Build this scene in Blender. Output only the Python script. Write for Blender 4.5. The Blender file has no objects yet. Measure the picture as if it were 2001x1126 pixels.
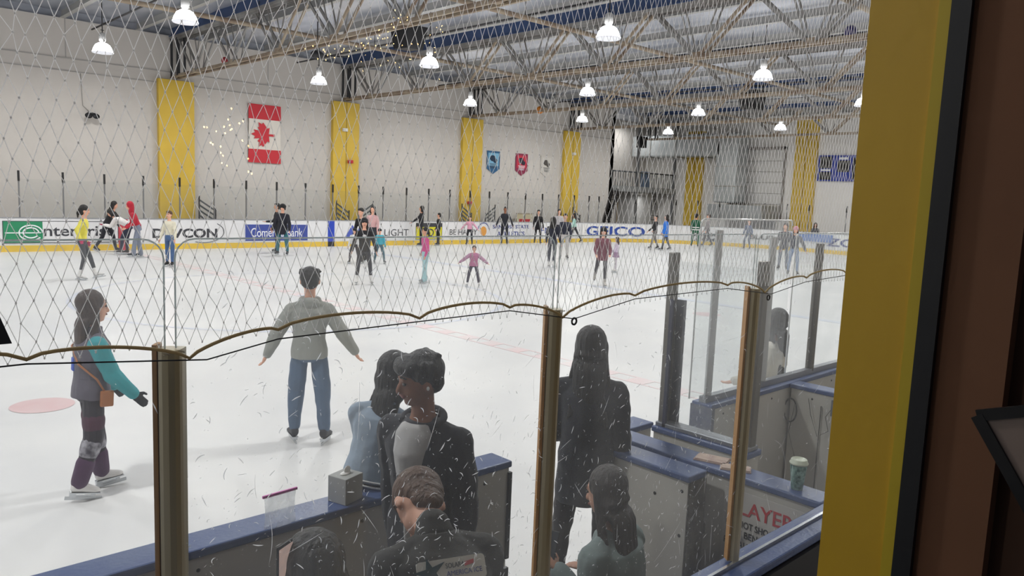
import bpy, bmesh, math, random
from mathutils import Vector, Matrix, Euler, noise
rnd = random.Random(7)
SC = bpy.context.scene
COL = SC.collection
PI = math.pi

# ------------------------------------------------------------------ camera
FPX, CW, CH = 1488.0, 2001, 1126
CAM = Vector((0, 0, 2.4))
YAW, PITCH, ROLL = math.radians(43.3124), math.radians(6.91066), math.radians(-2.34803)
_f = Vector((math.sin(YAW), math.cos(YAW), 0)); _r = Vector((math.cos(YAW), -math.sin(YAW), 0)); _u = Vector((0, 0, 1))
FW = _f * math.cos(PITCH) - _u * math.sin(PITCH); U2 = _u * math.cos(PITCH) + _f * math.sin(PITCH)
RT = _r * math.cos(ROLL) - U2 * math.sin(ROLL); UP = U2 * math.cos(ROLL) + _r * math.sin(ROLL)
cd = bpy.data.cameras.new('camera'); cam = bpy.data.objects.new('camera', cd); COL.objects.link(cam)
cd.sensor_width = 36; cd.lens = FPX * 36 / CW; cd.clip_start = 0.02; cd.clip_end = 200
cam.matrix_world = Matrix(((RT.x, UP.x, -FW.x, CAM.x), (RT.y, UP.y, -FW.y, CAM.y), (RT.z, UP.z, -FW.z, CAM.z), (0, 0, 0, 1)))
SC.camera = cam

# ------------------------------------------------------------------ world, exposure
wd = bpy.data.worlds.new('world'); SC.world = wd; wd.use_nodes = True
wd.node_tree.nodes['Background'].inputs[0].default_value = (0.75, 0.82, 1.0, 1)
wd.node_tree.nodes['Background'].inputs[1].default_value = 0.10
SC.view_settings.view_transform = 'Standard'; SC.view_settings.look = 'None'
SC.view_settings.gamma = 1; SC.view_settings.use_curve_mapping = False
SC.view_settings.exposure = -0.52
SC.cycles.transparent_max_bounces = 40
SC.cycles.max_bounces = 10
SC.cycles.diffuse_bounces = 5
SC.cycles.caustics_reflective = False; SC.cycles.caustics_refractive = False
SC.cycles.sample_clamp_indirect = 6.0
LAMP_W = 260.0

# ------------------------------------------------------------------ points on real planes
def ray(px, py): return FW + RT * ((px - CW / 2) / FPX) - UP * ((py - CH / 2) / FPX)
def onz(px, py, z=0.0): d = ray(px, py); return CAM + d * ((z - CAM.z) / d.z)
def ony(px, py, y): d = ray(px, py); return CAM + d * (y / d.y)
def onx(px, py, x): d = ray(px, py); return CAM + d * (x / d.x)

# ------------------------------------------------------------------ materials
def lin(c):
    if isinstance(c, str): c = [int(c[i:i + 2], 16) / 255 for i in (0, 2, 4)]
    return tuple((v / 12.92 if v <= 0.04045 else ((v + 0.055) / 1.055) ** 2.4) for v in c) + (1,)
MC = {}
def mat(name, col, rough=0.6, metal=0.0, bump=0.0, bscale=20.0, var=0.0, vscale=4.0, stretch=(1, 1, 1), spec=0.5, col2=None, emit=None, estr=0, sheen=0):
    if name in MC: return MC[name]
    m = bpy.data.materials.new(name); m.use_nodes = True; nt = m.node_tree; b = nt.nodes['Principled BSDF']
    b.inputs['Base Color'].default_value = lin(col); b.inputs['Roughness'].default_value = rough
    b.inputs['Metallic'].default_value = metal; b.inputs['Specular IOR Level'].default_value = spec
    if sheen: b.inputs['Sheen Weight'].default_value = sheen
    tc = nt.nodes.new('ShaderNodeTexCoord'); mp = nt.nodes.new('ShaderNodeMapping'); mp.inputs['Scale'].default_value = stretch
    nt.links.new(tc.outputs['Object'], mp.inputs['Vector'])
    if var or col2:
        n = nt.nodes.new('ShaderNodeTexNoise'); n.inputs['Scale'].default_value = vscale; n.inputs['Detail'].default_value = 5
        nt.links.new(mp.outputs[0], n.inputs['Vector'])
        r = nt.nodes.new('ShaderNodeValToRGB'); r.color_ramp.elements[0].position = 0.35; r.color_ramp.elements[1].position = 0.68
        c = lin(col); c2 = lin(col2) if col2 else tuple(v * (1 - var) for v in c[:3]) + (1,)
        r.color_ramp.elements[0].color = c2; r.color_ramp.elements[1].color = c
        nt.links.new(n.outputs['Fac'], r.inputs[0]); nt.links.new(r.outputs[0], b.inputs['Base Color'])
    if bump:
        n = nt.nodes.new('ShaderNodeTexNoise'); n.inputs['Scale'].default_value = bscale; n.inputs['Detail'].default_value = 4
        nt.links.new(mp.outputs[0], n.inputs['Vector'])
        bp = nt.nodes.new('ShaderNodeBump'); bp.inputs['Strength'].default_value = bump; bp.inputs['Distance'].default_value = 0.02
        nt.links.new(n.outputs['Fac'], bp.inputs['Height']); nt.links.new(bp.outputs[0], b.inputs['Normal'])
    if emit: b.inputs['Emission Color'].default_value = lin(emit); b.inputs['Emission Strength'].default_value = estr
    MC[name] = m; return m
def glassy(name, haze=0.05, haze2=0.12, gloss=0.03, tint=(0.97, 0.98, 0.98), scale=1.5, dcol=(0.8, 0.82, 0.85)):
    m = bpy.data.materials.new(name); m.use_nodes = True; nt = m.node_tree; nt.nodes.clear()
    o = nt.nodes.new('ShaderNodeOutputMaterial'); t = nt.nodes.new('ShaderNodeBsdfTransparent'); t.inputs[0].default_value = (*tint, 1)
    d = nt.nodes.new('ShaderNodeBsdfDiffuse'); d.inputs[0].default_value = (*dcol, 1)
    tr = nt.nodes.new('ShaderNodeBsdfTranslucent'); tr.inputs[0].default_value = (*dcol, 1)
    dm = nt.nodes.new('ShaderNodeMixShader'); dm.inputs[0].default_value = 0.6
    nt.links.new(d.outputs[0], dm.inputs[1]); nt.links.new(tr.outputs[0], dm.inputs[2])
    mx = nt.nodes.new('ShaderNodeMixShader'); nt.links.new(t.outputs[0], mx.inputs[1]); nt.links.new(dm.outputs[0], mx.inputs[2])
    tc = nt.nodes.new('ShaderNodeTexCoord'); n = nt.nodes.new('ShaderNodeTexNoise'); n.inputs['Scale'].default_value = scale; n.inputs['Detail'].default_value = 6
    nt.links.new(tc.outputs['Object'], n.inputs['Vector'])
    mr = nt.nodes.new('ShaderNodeMapRange'); mr.inputs['From Min'].default_value = 0.4; mr.inputs['From Max'].default_value = 0.7
    mr.inputs['To Min'].default_value = haze; mr.inputs['To Max'].default_value = haze2
    nt.links.new(n.outputs['Fac'], mr.inputs['Value']); nt.links.new(mr.outputs[0], mx.inputs[0])
    g = nt.nodes.new('ShaderNodeBsdfGlossy'); g.inputs['Roughness'].default_value = 0.03
    m2 = nt.nodes.new('ShaderNodeMixShader'); m2.inputs[0].default_value = gloss
    nt.links.new(mx.outputs[0], m2.inputs[1]); nt.links.new(g.outputs[0], m2.inputs[2]); nt.links.new(m2.outputs[0], o.inputs[0])
    return m

# ------------------------------------------------------------------ mesh builder
def translucify(m, fac, col=None):
    nt = m.node_tree; b = nt.nodes['Principled BSDF']; o = nt.nodes['Material Output']
    tr = nt.nodes.new('ShaderNodeBsdfTranslucent'); tr.inputs[0].default_value = lin(col) if col else b.inputs['Base Color'].default_value
    mx = nt.nodes.new('ShaderNodeMixShader'); mx.inputs[0].default_value = fac
    nt.links.new(b.outputs[0], mx.inputs[1]); nt.links.new(tr.outputs[0], mx.inputs[2]); nt.links.new(mx.outputs[0], o.inputs[0]); return m
class MB:
    def __init__(s): s.v = []; s.f = []; s.m = []; s.sm = []
    def add(s, vs, fs, mi=0, smooth=False):
        o = len(s.v); s.v += [tuple(v) for v in vs]; s.f += [tuple(i + o for i in f) for f in fs]
        s.m += [mi] * len(fs); s.sm += [smooth] * len(fs)
    def box(s, lo, hi, mi=0):
        (a, b, c), (d, e, g) = lo, hi
        s.add([(a, b, c), (d, b, c), (d, e, c), (a, e, c), (a, b, g), (d, b, g), (d, e, g), (a, e, g)],
              [(0, 3, 2, 1), (4, 5, 6, 7), (0, 1, 5, 4), (1, 2, 6, 5), (2, 3, 7, 6), (3, 0, 4, 7)], mi)
    def obox(s, c, ax, ay, az, mi=0):      # centre and three half vectors
        c, ax, ay, az = map(Vector, (c, ax, ay, az))
        vs = [c + ax * i + ay * j + az * k for k in (-1, 1) for (i, j) in ((-1, -1), (1, -1), (1, 1), (-1, 1))]
        s.add(vs, [(0, 3, 2, 1), (4, 5, 6, 7), (0, 1, 5, 4), (1, 2, 6, 5), (2, 3, 7, 6), (3, 0, 4, 7)], mi)
    def bar(s, a, b, w, h, mi=0, up=(0, 0, 1)):
        a, b = Vector(a), Vector(b); d = (b - a); L = d.length; d = d / L; u = Vector(up)
        if abs(d.dot(u)) > 0.98: u = Vector((0, 1, 0))
        x = d.cross(u).normalized(); z = x.cross(d)
        s.obox((a + b) / 2, d * L / 2, x * w / 2, z * h / 2, mi)
    def loft(s, rings, n=12, mi=0, cap=True, smooth=True):   # ring = centre, half x vector, half y vector
        vs = []
        for c, ax, ay in rings:
            c, ax, ay = Vector(c), Vector(ax), Vector(ay)
            for i in range(n):
                t = 2 * PI * i / n; vs.append(c + ax * math.cos(t) + ay * math.sin(t))
        fs = []
        for k in range(len(rings) - 1):
            for i in range(n):
                j = (i + 1) % n; fs.append((k * n + i, k * n + j, (k + 1) * n + j, (k + 1) * n + i))
        if cap: fs.append(tuple(range(n))[::-1]); fs.append(tuple(range((len(rings) - 1) * n, len(rings) * n)))
        s.add(vs, fs, mi, smooth)
    def tube(s, pts, r, n=6, mi=0, closed=False):
        pts = [Vector(p) for p in pts]; rings = []
        if closed: pts = pts + [pts[0]]
        for i, p in enumerate(pts):
            d = (pts[min(i + 1, len(pts) - 1)] - pts[max(i - 1, 0)])
            if closed and i in (0, len(pts) - 1): d = pts[1] - pts[-2]
            d.normalize(); u = Vector((0, 0, 1)) if abs(d.z) < 0.9 else Vector((0, 1, 0))
            x = d.cross(u).normalized(); y = x.cross(d); rings.append((p, x * r, y * r))
        s.loft(rings, n, mi)
    def cap(s, a, b, ra, rb, n=10, mi=0):
        a, b = Vector(a), Vector(b); d = b - a; L = d.length
        if L < 1e-6: d = Vector((0, 0, 1))
        d.normalize(); u = Vector((0, 0, 1)) if abs(d.z) < 0.9 else Vector((0, 1, 0))
        x = d.cross(u).normalized(); y = x.cross(d); R = []
        for t in (-85, -60, -30, 0): q = math.radians(t); R.append((a + d * ra * math.sin(q), x * ra * math.cos(q), y * ra * math.cos(q)))
        for t in (0, 30, 60, 85): q = math.radians(t); R.append((b + d * rb * math.sin(q), x * rb * math.cos(q), y * rb * math.cos(q)))
        s.loft(R, n, mi)
    def ell(s, c, ax, ay, az, n=14, mi=0):
        c, ax, ay, az = map(Vector, (c, ax, ay, az)); R = []
        for t in (-88, -65, -40, -18, 0, 18, 40, 65, 88): q = math.radians(t); R.append((c + az * math.sin(q), ax * math.cos(q), ay * math.cos(q)))
        s.loft(R, n, mi)
    def lathe(s, prof, c=(0, 0, 0), n=24, mi=0):
        c = Vector(c); s.loft([(c + Vector((0, 0, z)), (max(r, 1e-4), 0, 0), (0, max(r, 1e-4), 0)) for r, z in prof], n, mi)
    def poly(s, pts, normal, t, mi=0):     # extruded flat outline
        pts = [Vector(p) for p in pts]; nrm = Vector(normal) * t; n = len(pts)
        s.add(pts + [p + nrm for p in pts], [tuple(range(n)), tuple(range(n, 2 * n))[::-1]] + [(i, i + n, (i + 1) % n + n, (i + 1) % n) for i in range(n)], mi)
    def mesh(s, name, mats):
        me = bpy.data.meshes.new(name); me.from_pydata(s.v, [], s.f)
        for m in (mats if isinstance(mats, (list, tuple)) else [mats]): me.materials.append(m)
        me.polygons.foreach_set('material_index', s.m); me.polygons.foreach_set('use_smooth', s.sm); me.update()
        bm = bmesh.new(); bm.from_mesh(me); bmesh.ops.recalc_face_normals(bm, faces=bm.faces); bm.to_mesh(me); bm.free()
        return me
    def build(s, name, mats, parent=None, loc=None, bevel=0):
        o = bpy.data.objects.new(name, s.mesh(name, mats)); COL.objects.link(o)
        if loc is not None: o.location = loc
        if parent: o.parent = parent
        if bevel: b = o.modifiers.new('bevel', 'BEVEL'); b.width = bevel; b.segments = 2; b.limit_method = 'ANGLE'
        return o
TEXT = {}
def clouds(scale):
    if scale not in TEXT: t = bpy.data.textures.new('folds', 'CLOUDS'); t.noise_scale = scale; t.noise_depth = 1; TEXT[scale] = t
    return TEXT[scale]
def fuse(mb, name, m, parent, voxel=0.01, fold=0.0, fscale=0.12, smooth=3):   # one continuous skin over the shapes in mb
    me = mb.mesh(name, m); o = bpy.data.objects.new(name, me); COL.objects.link(o)
    r = o.modifiers.new('r', 'REMESH'); r.mode = 'VOXEL'; r.voxel_size = voxel; r.use_smooth_shade = True
    if smooth: q = o.modifiers.new('s', 'SMOOTH'); q.factor = 0.5; q.iterations = smooth
    if fold: d = o.modifiers.new('d', 'DISPLACE'); d.texture = clouds(fscale); d.strength = fold; d.mid_level = 0.5; d.texture_coords = 'LOCAL'
    dg = bpy.context.evaluated_depsgraph_get(); dg.update()
    nm = bpy.data.meshes.new_from_object(o.evaluated_get(dg)); o.modifiers.clear(); o.data = nm; nm.name = name
    for p in nm.polygons: p.use_smooth = True
    if not nm.materials: nm.materials.append(m)
    o.parent = parent; return o
def tag(o, label=None, cat=None, group=None, kind=None):
    if label: o['label'] = label
    if cat: o['category'] = cat
    if group: o['group'] = group
    if kind: o['kind'] = kind
    return o
def empty(name, label, cat, loc=(0, 0, 0), rz=0, group=None):
    o = bpy.data.objects.new(name, None); COL.objects.link(o); o.location = loc; o.rotation_euler = (0, 0, rz); o.empty_display_size = 0.1
    return tag(o, label, cat, group)
def struct(mb, name, m, **k): return tag(mb.build(name, m, **k), kind='structure')
def copy_tree(o, parent=None):
    c = o.copy(); COL.objects.link(c)
    if parent: c.parent = parent
    for ch in o.children: copy_tree(ch, c)
    return c
def lettering(txt, name, m, parent, origin, xdir, ydir, height, width=None, thick=0.002, align='LEFT', shear=0, bold=0):
    cu = bpy.data.curves.new(name, 'FONT'); cu.body = txt; cu.extrude = thick; cu.align_x = align; cu.shear = shear; cu.offset = bold; cu.resolution_u = 4
    cu.size = 1; o = bpy.data.objects.new(name, cu); COL.objects.link(o)
    dg = bpy.context.evaluated_depsgraph_get(); dg.update(); me = bpy.data.meshes.new_from_object(o.evaluated_get(dg))
    bpy.data.objects.remove(o); xs = [v.co.x for v in me.vertices]; ys = [v.co.y for v in me.vertices]
    w = max(xs) - min(xs); h = max(ys) - min(ys); sy = height / h; sx = (width / w) if width else sy
    x0, y0 = min(xs), min(ys)
    X = Vector(xdir).normalized(); Y = Vector(ydir).normalized(); Z = X.cross(Y); O = Vector(origin)
    for v in me.vertices: c = v.co.copy(); v.co = O + X * (c.x - x0) * sx + Y * (c.y - y0) * sy + Z * c.z
    me.materials.clear(); me.materials.append(m)
    o = bpy.data.objects.new(name, me); COL.objects.link(o); o.parent = parent; return o
ORD = 'first second third fourth fifth sixth seventh eighth ninth tenth eleventh twelfth thirteenth fourteenth fifteenth sixteenth seventeenth eighteenth nineteenth twentieth twenty-first twenty-second twenty-third twenty-fourth twenty-fifth twenty-sixth twenty-seventh twenty-eighth'.split()

# ================================================================== materials in use
M_wall = mat('wall paint', 'cec9c2', 0.85, bump=0.05, bscale=6, var=0.06, vscale=0.6)
M_wall2 = mat('grey wall paint', 'c4c4c2', 0.85, var=0.06, vscale=0.6)
M_yel = mat('yellow paint', 'dcb942', 0.6, var=0.08, vscale=2)
M_navy = mat('navy steel', '38507a', 0.6, var=0.2, vscale=1)
M_steel = mat('truss steel', 'a2a2a0', 0.55, 0.2, col2='7b7772', vscale=1.3)
M_rust = mat('rusty steel', 'b5a892', 0.6, 0.1, col2='83705e', vscale=1.5)
M_dark = mat('dark metal', '1d1d20', 0.5)
M_black = mat('black plastic', '0e0e10', 0.45)
M_alu = mat('aluminium', 'b5b5b2', 0.35, 0.8)
M_board = mat('board plastic', 'e2e3e4', 0.35, var=0.05, vscale=1.2)
M_boardg = mat('scuffed board plastic', 'c6c3bc', 0.5, var=0.12, vscale=2.5)
M_blue = mat('blue cap plastic', '3c5284', 0.35, col2='51628a', vscale=8, bump=0.1, bscale=60)
M_kick = mat('yellow kick plastic', 'ecc52c', 0.5, var=0.1, vscale=3)
M_white = mat('white plastic', 'e8e8e6', 0.4)
M_red = mat('red paint', 'c22a35', 0.7)

# ================================================================== the hall
ZR = 7.85
b = MB(); b.box((-24, 30.6, 0), (37, 30.9, ZR)); struct(b, 'wall_left', M_wall)
b = MB()
for z in (6.5, 6.07): b.box((-24, 30.575, z), (37, 30.6, z + 0.035))
for x in (7.1, 14.5, 21.8, 29.2): b.box((x, 30.585, 6.5), (x + 0.03, 30.6, ZR))
struct(b, 'trim_1', mat('seam grey', 'a9a6a2', 0.8))
b = MB(); b.box((37, 33.3, 0), (44.1, 33.6, ZR)); struct(b, 'wall_recess', M_wall)
b = MB(); b.box((36.7, 30.6, 0), (37, 33.3, ZR)); struct(b, 'wall_recess_side', M_wall)
b = MB(); b.box((43.8, -2, 0), (44.1, 33.3, ZR)); struct(b, 'wall_end', mat('end wall paint', 'f3f1ec', 0.85, var=0.05, vscale=0.6))
b = MB(); b.box((-24.3, -2, 0), (-24, 30.6, ZR)); struct(b, 'wall_far_left', M_wall)
b = MB(); b.box((-24, 0.5, 3.6), (43.8, 0.6, ZR)); b.box((-24, 0.5, 0), (-1.6, 0.6, 3.6)); b.box((2.6, 0.5, 0), (43.8, 0.6, 3.6)); b.box((-1.6, 0.5, 0), (2.6, 0.6, 0.9))
struct(b, 'wall_near', M_wall)
# roof insulation blanket
m = mat('silver insulation', 'd0d4dc', 0.45, 0.2, col2='a2a8b4', vscale=0.9, stretch=(1, 0.35, 1), bump=0.9, bscale=2.2)
b = MB(); nx, ny = 68, 33
vs = []
for i in range(nx + 1):
    for j in range(ny + 1):
        x = -24 + i; y = -2 + j * 33.5 / ny + 0; sag = 0.10 * math.sin(i * PI / 2) ** 2 * (0.6 + 0.4 * noise.noise((x * .7, y * .5, 3)))
        vs.append((x, min(y + 0.0, 33.6), ZR + 0.35 - sag + 0.05 * noise.noise((x * 0.9, y * 0.9, 0))))
b.add(vs, [(i * (ny + 1) + j, (i + 1) * (ny + 1) + j, (i + 1) * (ny + 1) + j + 1, i * (ny + 1) + j + 1) for i in range(nx) for j in range(ny)], 0, True)
b.box((-24.3, -2, ZR + 0.5), (44.1, 33.6, ZR + 0.6))
b.box((-24.3, 31, ZR - 0.1), (44.1, 33.6, ZR + 0.5))
struct(b, 'ceiling', m)
# apron floor and ice
b = MB(); b.box((-24, -2, -0.3), (44, 33.4, -0.03)); struct(b, 'floor', mat('rubber floor', '4d4b4a', 0.9))
m = bpy.data.materials.new('ice'); m.use_nodes = True; nt = m.node_tree; p = nt.nodes['Principled BSDF']
p.inputs['Roughness'].default_value = 0.32; p.inputs['Specular IOR Level'].default_value = 0.25
tc = nt.nodes.new('ShaderNodeTexCoord'); n1 = nt.nodes.new('ShaderNodeTexNoise'); n1.inputs['Scale'].default_value = 0.55; n1.inputs['Detail'].default_value = 8; n1.inputs['Roughness'].default_value = 0.65
rp = nt.nodes.new('ShaderNodeValToRGB'); rp.color_ramp.elements[0].position = 0.3; rp.color_ramp.elements[1].position = 0.7
rp.color_ramp.elements[0].color = lin('d9d9da'); rp.color_ramp.elements[1].color = lin('e9e8e6')
nt.links.new(tc.outputs['Object'], n1.inputs['Vector']); nt.links.new(n1.outputs['Fac'], rp.inputs[0]); nt.links.new(rp.outputs[0], p.inputs['Base Color'])
n2 = nt.nodes.new('ShaderNodeTexNoise'); n2.inputs['Scale'].default_value = 9; n2.inputs['Detail'].default_value = 9; nt.links.new(tc.outputs['Object'], n2.inputs['Vector'])
mr = nt.nodes.new('ShaderNodeMapRange'); mr.inputs['To Min'].default_value = 0.22; mr.inputs['To Max'].default_value = 0.6; nt.links.new(n2.outputs['Fac'], mr.inputs['Value']); nt.links.new(mr.outputs[0], p.inputs['Roughness'])
bp = nt.nodes.new('ShaderNodeBump'); bp.inputs['Strength'].default_value = 0.12; bp.inputs['Distance'].default_value = 0.01; nt.links.new(n2.outputs['Fac'], bp.inputs['Height']); nt.links.new(bp.outputs[0], p.inputs['Normal'])
XE, XW, YN, YF, RC = 40.3, -22.0, 2.82, 28.2, 8.5
def rink_path(off=0.0, seg=14, full=True):
    P = []; r = RC + off
    P += [Vector((XW, YF + off, 0))]
    for k in range(seg + 1): a = PI / 2 - PI / 2 * k / seg; P.append(Vector((XE - RC + r * math.cos(a), YF - RC + r * math.sin(a), 0)))
    if full:
        for k in range(seg + 1): a = -PI / 2 * k / seg; P.append(Vector((XE - RC + r * math.cos(a), YN + RC + r * math.sin(a), 0)))
    return P
P = rink_path(0.0); P.append(Vector((XW, YN, 0)))
b = MB(); b.add([p_ for p_ in P], [tuple(range(len(P)))]); ice = struct(b, 'floor_ice', m); ice.data.polygons[0].use_smooth = False
# painted lines under the ice
mp_ = mat('faded red line', 'eccfd0', 0.4, col2='e4d7d7', vscale=2); mb_ = mat('faded blue line', 'c9cfe0', 0.4, col2='d6d9e2', vscale=2); mr_ = mat('faded red dot', 'ddb9ba', 0.4, col2='e0c6c6', vscale=4)
def line_part(mb, name, mt, lbl):
    o = struct(mb, name, mt); o['label'] = lbl; return o
b = MB(); y = YN + 0.1
while y < YF - 0.2:
    b.box((8.0, y, 0.001), (8.3, min(y + 0.3, YF - 0.1), 0.004)); y += 0.6
for dx in (0.0, 0.28): b.box((7.99 + dx, YN + .1, 0.001), (8.03 + dx, YF - .1, 0.0035))
line_part(b, 'trim_2', mp_, 'dashed faded red centre line in the ice')
for i, x in enumerate((15.95, 0.05)):
    b = MB(); b.box((x, YN + .05, 0.001), (x + 0.3, YF - .05, 0.004)); line_part(b, 'trim_%d' % (3 + i), mb_, 'faded blue line in the ice')
def ring(cx, cy, r0, r1, n=48, z=0.003):
    q = MB(); vs = []
    for i in range(n): a = 2 * PI * i / n; c, s_ = math.cos(a), math.sin(a); vs += [(cx + r0 * c, cy + r0 * s_, z), (cx + r1 * c, cy + r1 * s_, z)]
    q.add(vs, [(2 * i, 2 * i + 1, (2 * i + 3) % (2 * n), (2 * i + 2) % (2 * n)) for i in range(n)]); return q
line_part(ring(1.79, 9.05, 0.001, 0.30), 'trim_5', mr_, 'faded red faceoff spot left of the centre line')
line_part(ring(14.4, 9.05, 0.001, 0.30), 'trim_6', mr_, 'faded red faceoff spot right of the centre line')
line_part(ring(8.15, 15.5, 4.45, 4.55, 64), 'trim_7', mb_, 'faded centre circle in the ice')
line_part(ring(8.15, 15.5, 0.001, 0.15), 'trim_8', mb_, 'faded centre spot in the ice')
line_part(ring(1.79, 21.95, 0.001, 0.30), 'trim_9', mr_, 'faded faceoff spot near the far boards')
line_part(ring(33.0, 9.0, 4.4, 4.5, 64), 'trim_10', mp_, 'faded faceoff circle at the far end')

# pillars
def pillar(label, lo, hi, seam=None):
    t = empty('wall_pillar', label, 'pillar', ((lo[0] + hi[0]) / 2, (lo[1] + hi[1]) / 2, 0))
    c = Vector(t.location); b = MB(); b.box(Vector(lo) - c, Vector(hi) - c); b.build('shaft', M_yel, t, bevel=0.01)
    if seam:
        b = MB(); b.box(Vector(seam[0]) - c, Vector(seam[1]) - c); b.build('joint_strip', mat('joint', '8a7020', 0.8), t)
    return t
for i, x in enumerate((3.4, 10.77, 18.12, 25.5, 33.05)):
    if i == 0: continue
    pillar('tall yellow wall pillar, %s from the left edge along the far side wall' % ORD[i - 1], (x - 0.66, 30.4, 0), (x + 0.66, 30.6, 6.22), ((x - 0.01, 30.39, 1.1), (x + 0.01, 30.4, 6.2)) if i > 1 else None)
pillar('yellow pillar on the end wall partly behind the silver air duct', (43.6, 28.5, 0), (43.8, 29.75, 7.1), ((43.58, 29.1, 1), (43.6, 29.13, 7)))
pillar('yellow pillar on the end wall beside the blue scoreboard', (43.6, 20.85, 0), (43.8, 22.2, 7.6), ((43.58, 21.5, 1), (43.6, 21.53, 7.5)))

# trusses
def make_truss():
    t = empty('roof_truss', 'x', 'roof truss')
    b = MB()
    for dx in (-0.13, 0.13): b.box((dx - 0.035, 0.6, -0.05), (dx + 0.035, 30.6, 0.0)); b.box((dx - 0.008, 0.6, 0), (dx + 0.008, 30.6, 0.06))
    b.build('bottom_chord', M_rust, t)
    b = MB()
    for dx in (-0.14, 0.14): b.box((dx - 0.05, 0.6, 1.38), (dx + 0.05, 30.6, 1.48)); b.box((dx - 0.012, 0.6, 1.3), (dx + 0.012, 30.6, 1.38))
    b.build('top_chord', M_steel, t)
    b = MB(); b.box((-0.10, 0.6, 1.46), (0.10, 30.6, 1.97)); b.box((-0.2, 0.6, 1.46), (0.2, 30.6, 1.49)); b.build('blue_girder', M_navy, t)
    for dy in (30.5, 29.9):
        b = MB()
        for dx in (-0.13, 0.13): b.bar((dx, dy, 0), (dx, dy, 1.4), 0.07, 0.07)
        b.build('end_post', M_dark, t)
    y = 28.3
    while y > 1.5:
        for k, (dy, w) in enumerate(((-1.55, 0.08), (1.55, 0.08), (-0.62, 0.045), (0.62, 0.045))):
            b = MB()
            for dx in (-0.13, 0.13): b.bar((dx, y + (0.12 if dy > 0 else -0.12), 0.04), (dx, y + dy, 1.38), w, w * 0.55, up=(1, 0, 0))
            b.build('web_member', M_steel if (int(y) % 3 or k != 0) else M_rust, t)
        b = MB(); b.box((-0.15, y - 0.12, -0.02), (0.15, y + 0.12, 0.11)); b.build('gusset_plate', M_rust, t)
        y -= 3.22
    return t
tr = make_truss(); TX = [10.77, 18.1, 25.45, 33.0, 40.3, 3.4]
LB = ['roof truss on the leftmost visible yellow pillar, nearest of the row', 'roof truss on the second yellow pillar, black loudspeaker hanging before it', 'roof truss on the third yellow pillar with an orange ball on its lower chord', 'roof truss on the fourth yellow pillar right of the small banners', 'farthest roof truss next to the end wall', 'roof truss passing overhead just outside the picture']
for i, x in enumerate(TX[:5]):
    o = tr if i == 0 else copy_tree(tr); o.location = (x, 0, 6.34); o['label'] = LB[i]; o['group'] = 'steel roof trusses across the rink'
# longitudinal rusty pipes and thin sprinkler lines
def pipe(label, a, b_, r, m, cat='pipe', name='overhead_pipe', hang=()):
    t = empty(name, label, cat, a, group='pipes under the roof'); q = MB(); q.tube([(0, 0, 0), Vector(b_) - Vector(a)], r, 8); q.build('pipe', m, t)
    q = MB(); L = (Vector(b_) - Vector(a)); n = max(2, int(L.length / 4))
    for k in range(1, n): p_ = L * k / n; q.tube([p_, (p_.x, p_.y, ZR + 0.1 - a[2])], 0.012, 5)
    q.build('hanger_rods', M_dark, t); return t
pipe('rusty brown pipe running lengthwise under the roof, nearest the side wall', (-10, 22.9, 7.2), (43.5, 22.9, 7.2), 0.07, M_rust)
pipe('rusty brown pipe running lengthwise under the roof, middle one', (-10, 15.5, 7.2), (43.5, 15.5, 7.2), 0.07, M_rust)
pipe('rusty brown pipe running lengthwise under the roof, farthest from the side wall', (-10, 8.2, 7.2), (43.5, 8.2, 7.2), 0.07, M_rust)
for k, x in enumerate((7.0, 14.6, 21.9, 29.3)):
    pipe('thin dark sprinkler pipe across the roof, %s bay from the left' % ORD[k], (x + .7, 1, 7.45), (x + .7, 29.6, 7.45), 0.03, M_dark)
# purlins
for k in range(17):
    x = 4.6 + k * 2.44
    if min(abs(x - q) for q in TX) < 0.4: continue
    b = MB(); b.box((x - 0.03, 0.6, ZR + 0.02), (x + 0.03, 30.6, ZR + 0.24)); b.box((x - 0.08, 0.6, ZR), (x + 0.08, 30.6, ZR + 0.02))
    o = b.build('roof_purlin', mat('purlin grey', 'a9a9a6', 0.6)); tag(o, 'slim pale roof purlin over the ice, %s counting from the left side' % ORD[k], 'roof beam', 'roof purlins')

# lamps
def make_lamp():
    t = empty('pendant_lamp', 'x', 'lamp')
    b = MB(); b.lathe([(0.02, 0.0), (0.27, 0.0), (0.30, 0.02), (0.28, 0.06), (0.25, 0.15), (0.20, 0.24), (0.12, 0.29), (0.05, 0.31)], n=20)
    b.build('refractor', mat('lamp glow', 'ffffff', 0.5, emit='fdfdff', estr=26.0), t)
    b = MB(); b.lathe([(0.29, -0.005), (0.30, 0.005), (0.30, 0.02), (0.29, 0.03)], n=20); b.build('rim', mat('lamp rim', 'c8ccd2', 0.4, emit='f4f6ff', estr=0.8), t)
    b = MB(); b.lathe([(0.07, 0.33), (0.1, 0.37), (0.1, 0.56), (0.06, 0.6)], n=16); b.build('ballast_housing', mat('lamp housing', 'bdbdbb', 0.5), t)
    b = MB(); b.tube([(0, 0, 0.6), (0, 0, 1.62)], 0.015, 6); b.tube([(-0.05, 0, 0.68), (0.05, 0, 0.68)], 0.012, 6); b.build('stem', M_dark, t)
    l = bpy.data.lights.new('lamp_light', 'AREA'); l.shape = 'DISK'; l.size = 0.45; l.energy = LAMP_W; l.color = (1.0, 0.985, 0.96)
    o = bpy.data.objects.new('lamp_light', l); COL.objects.link(o); o.parent = t; o.location = (0, 0, -0.03)
    return t
lp = make_lamp(); first = True
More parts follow.
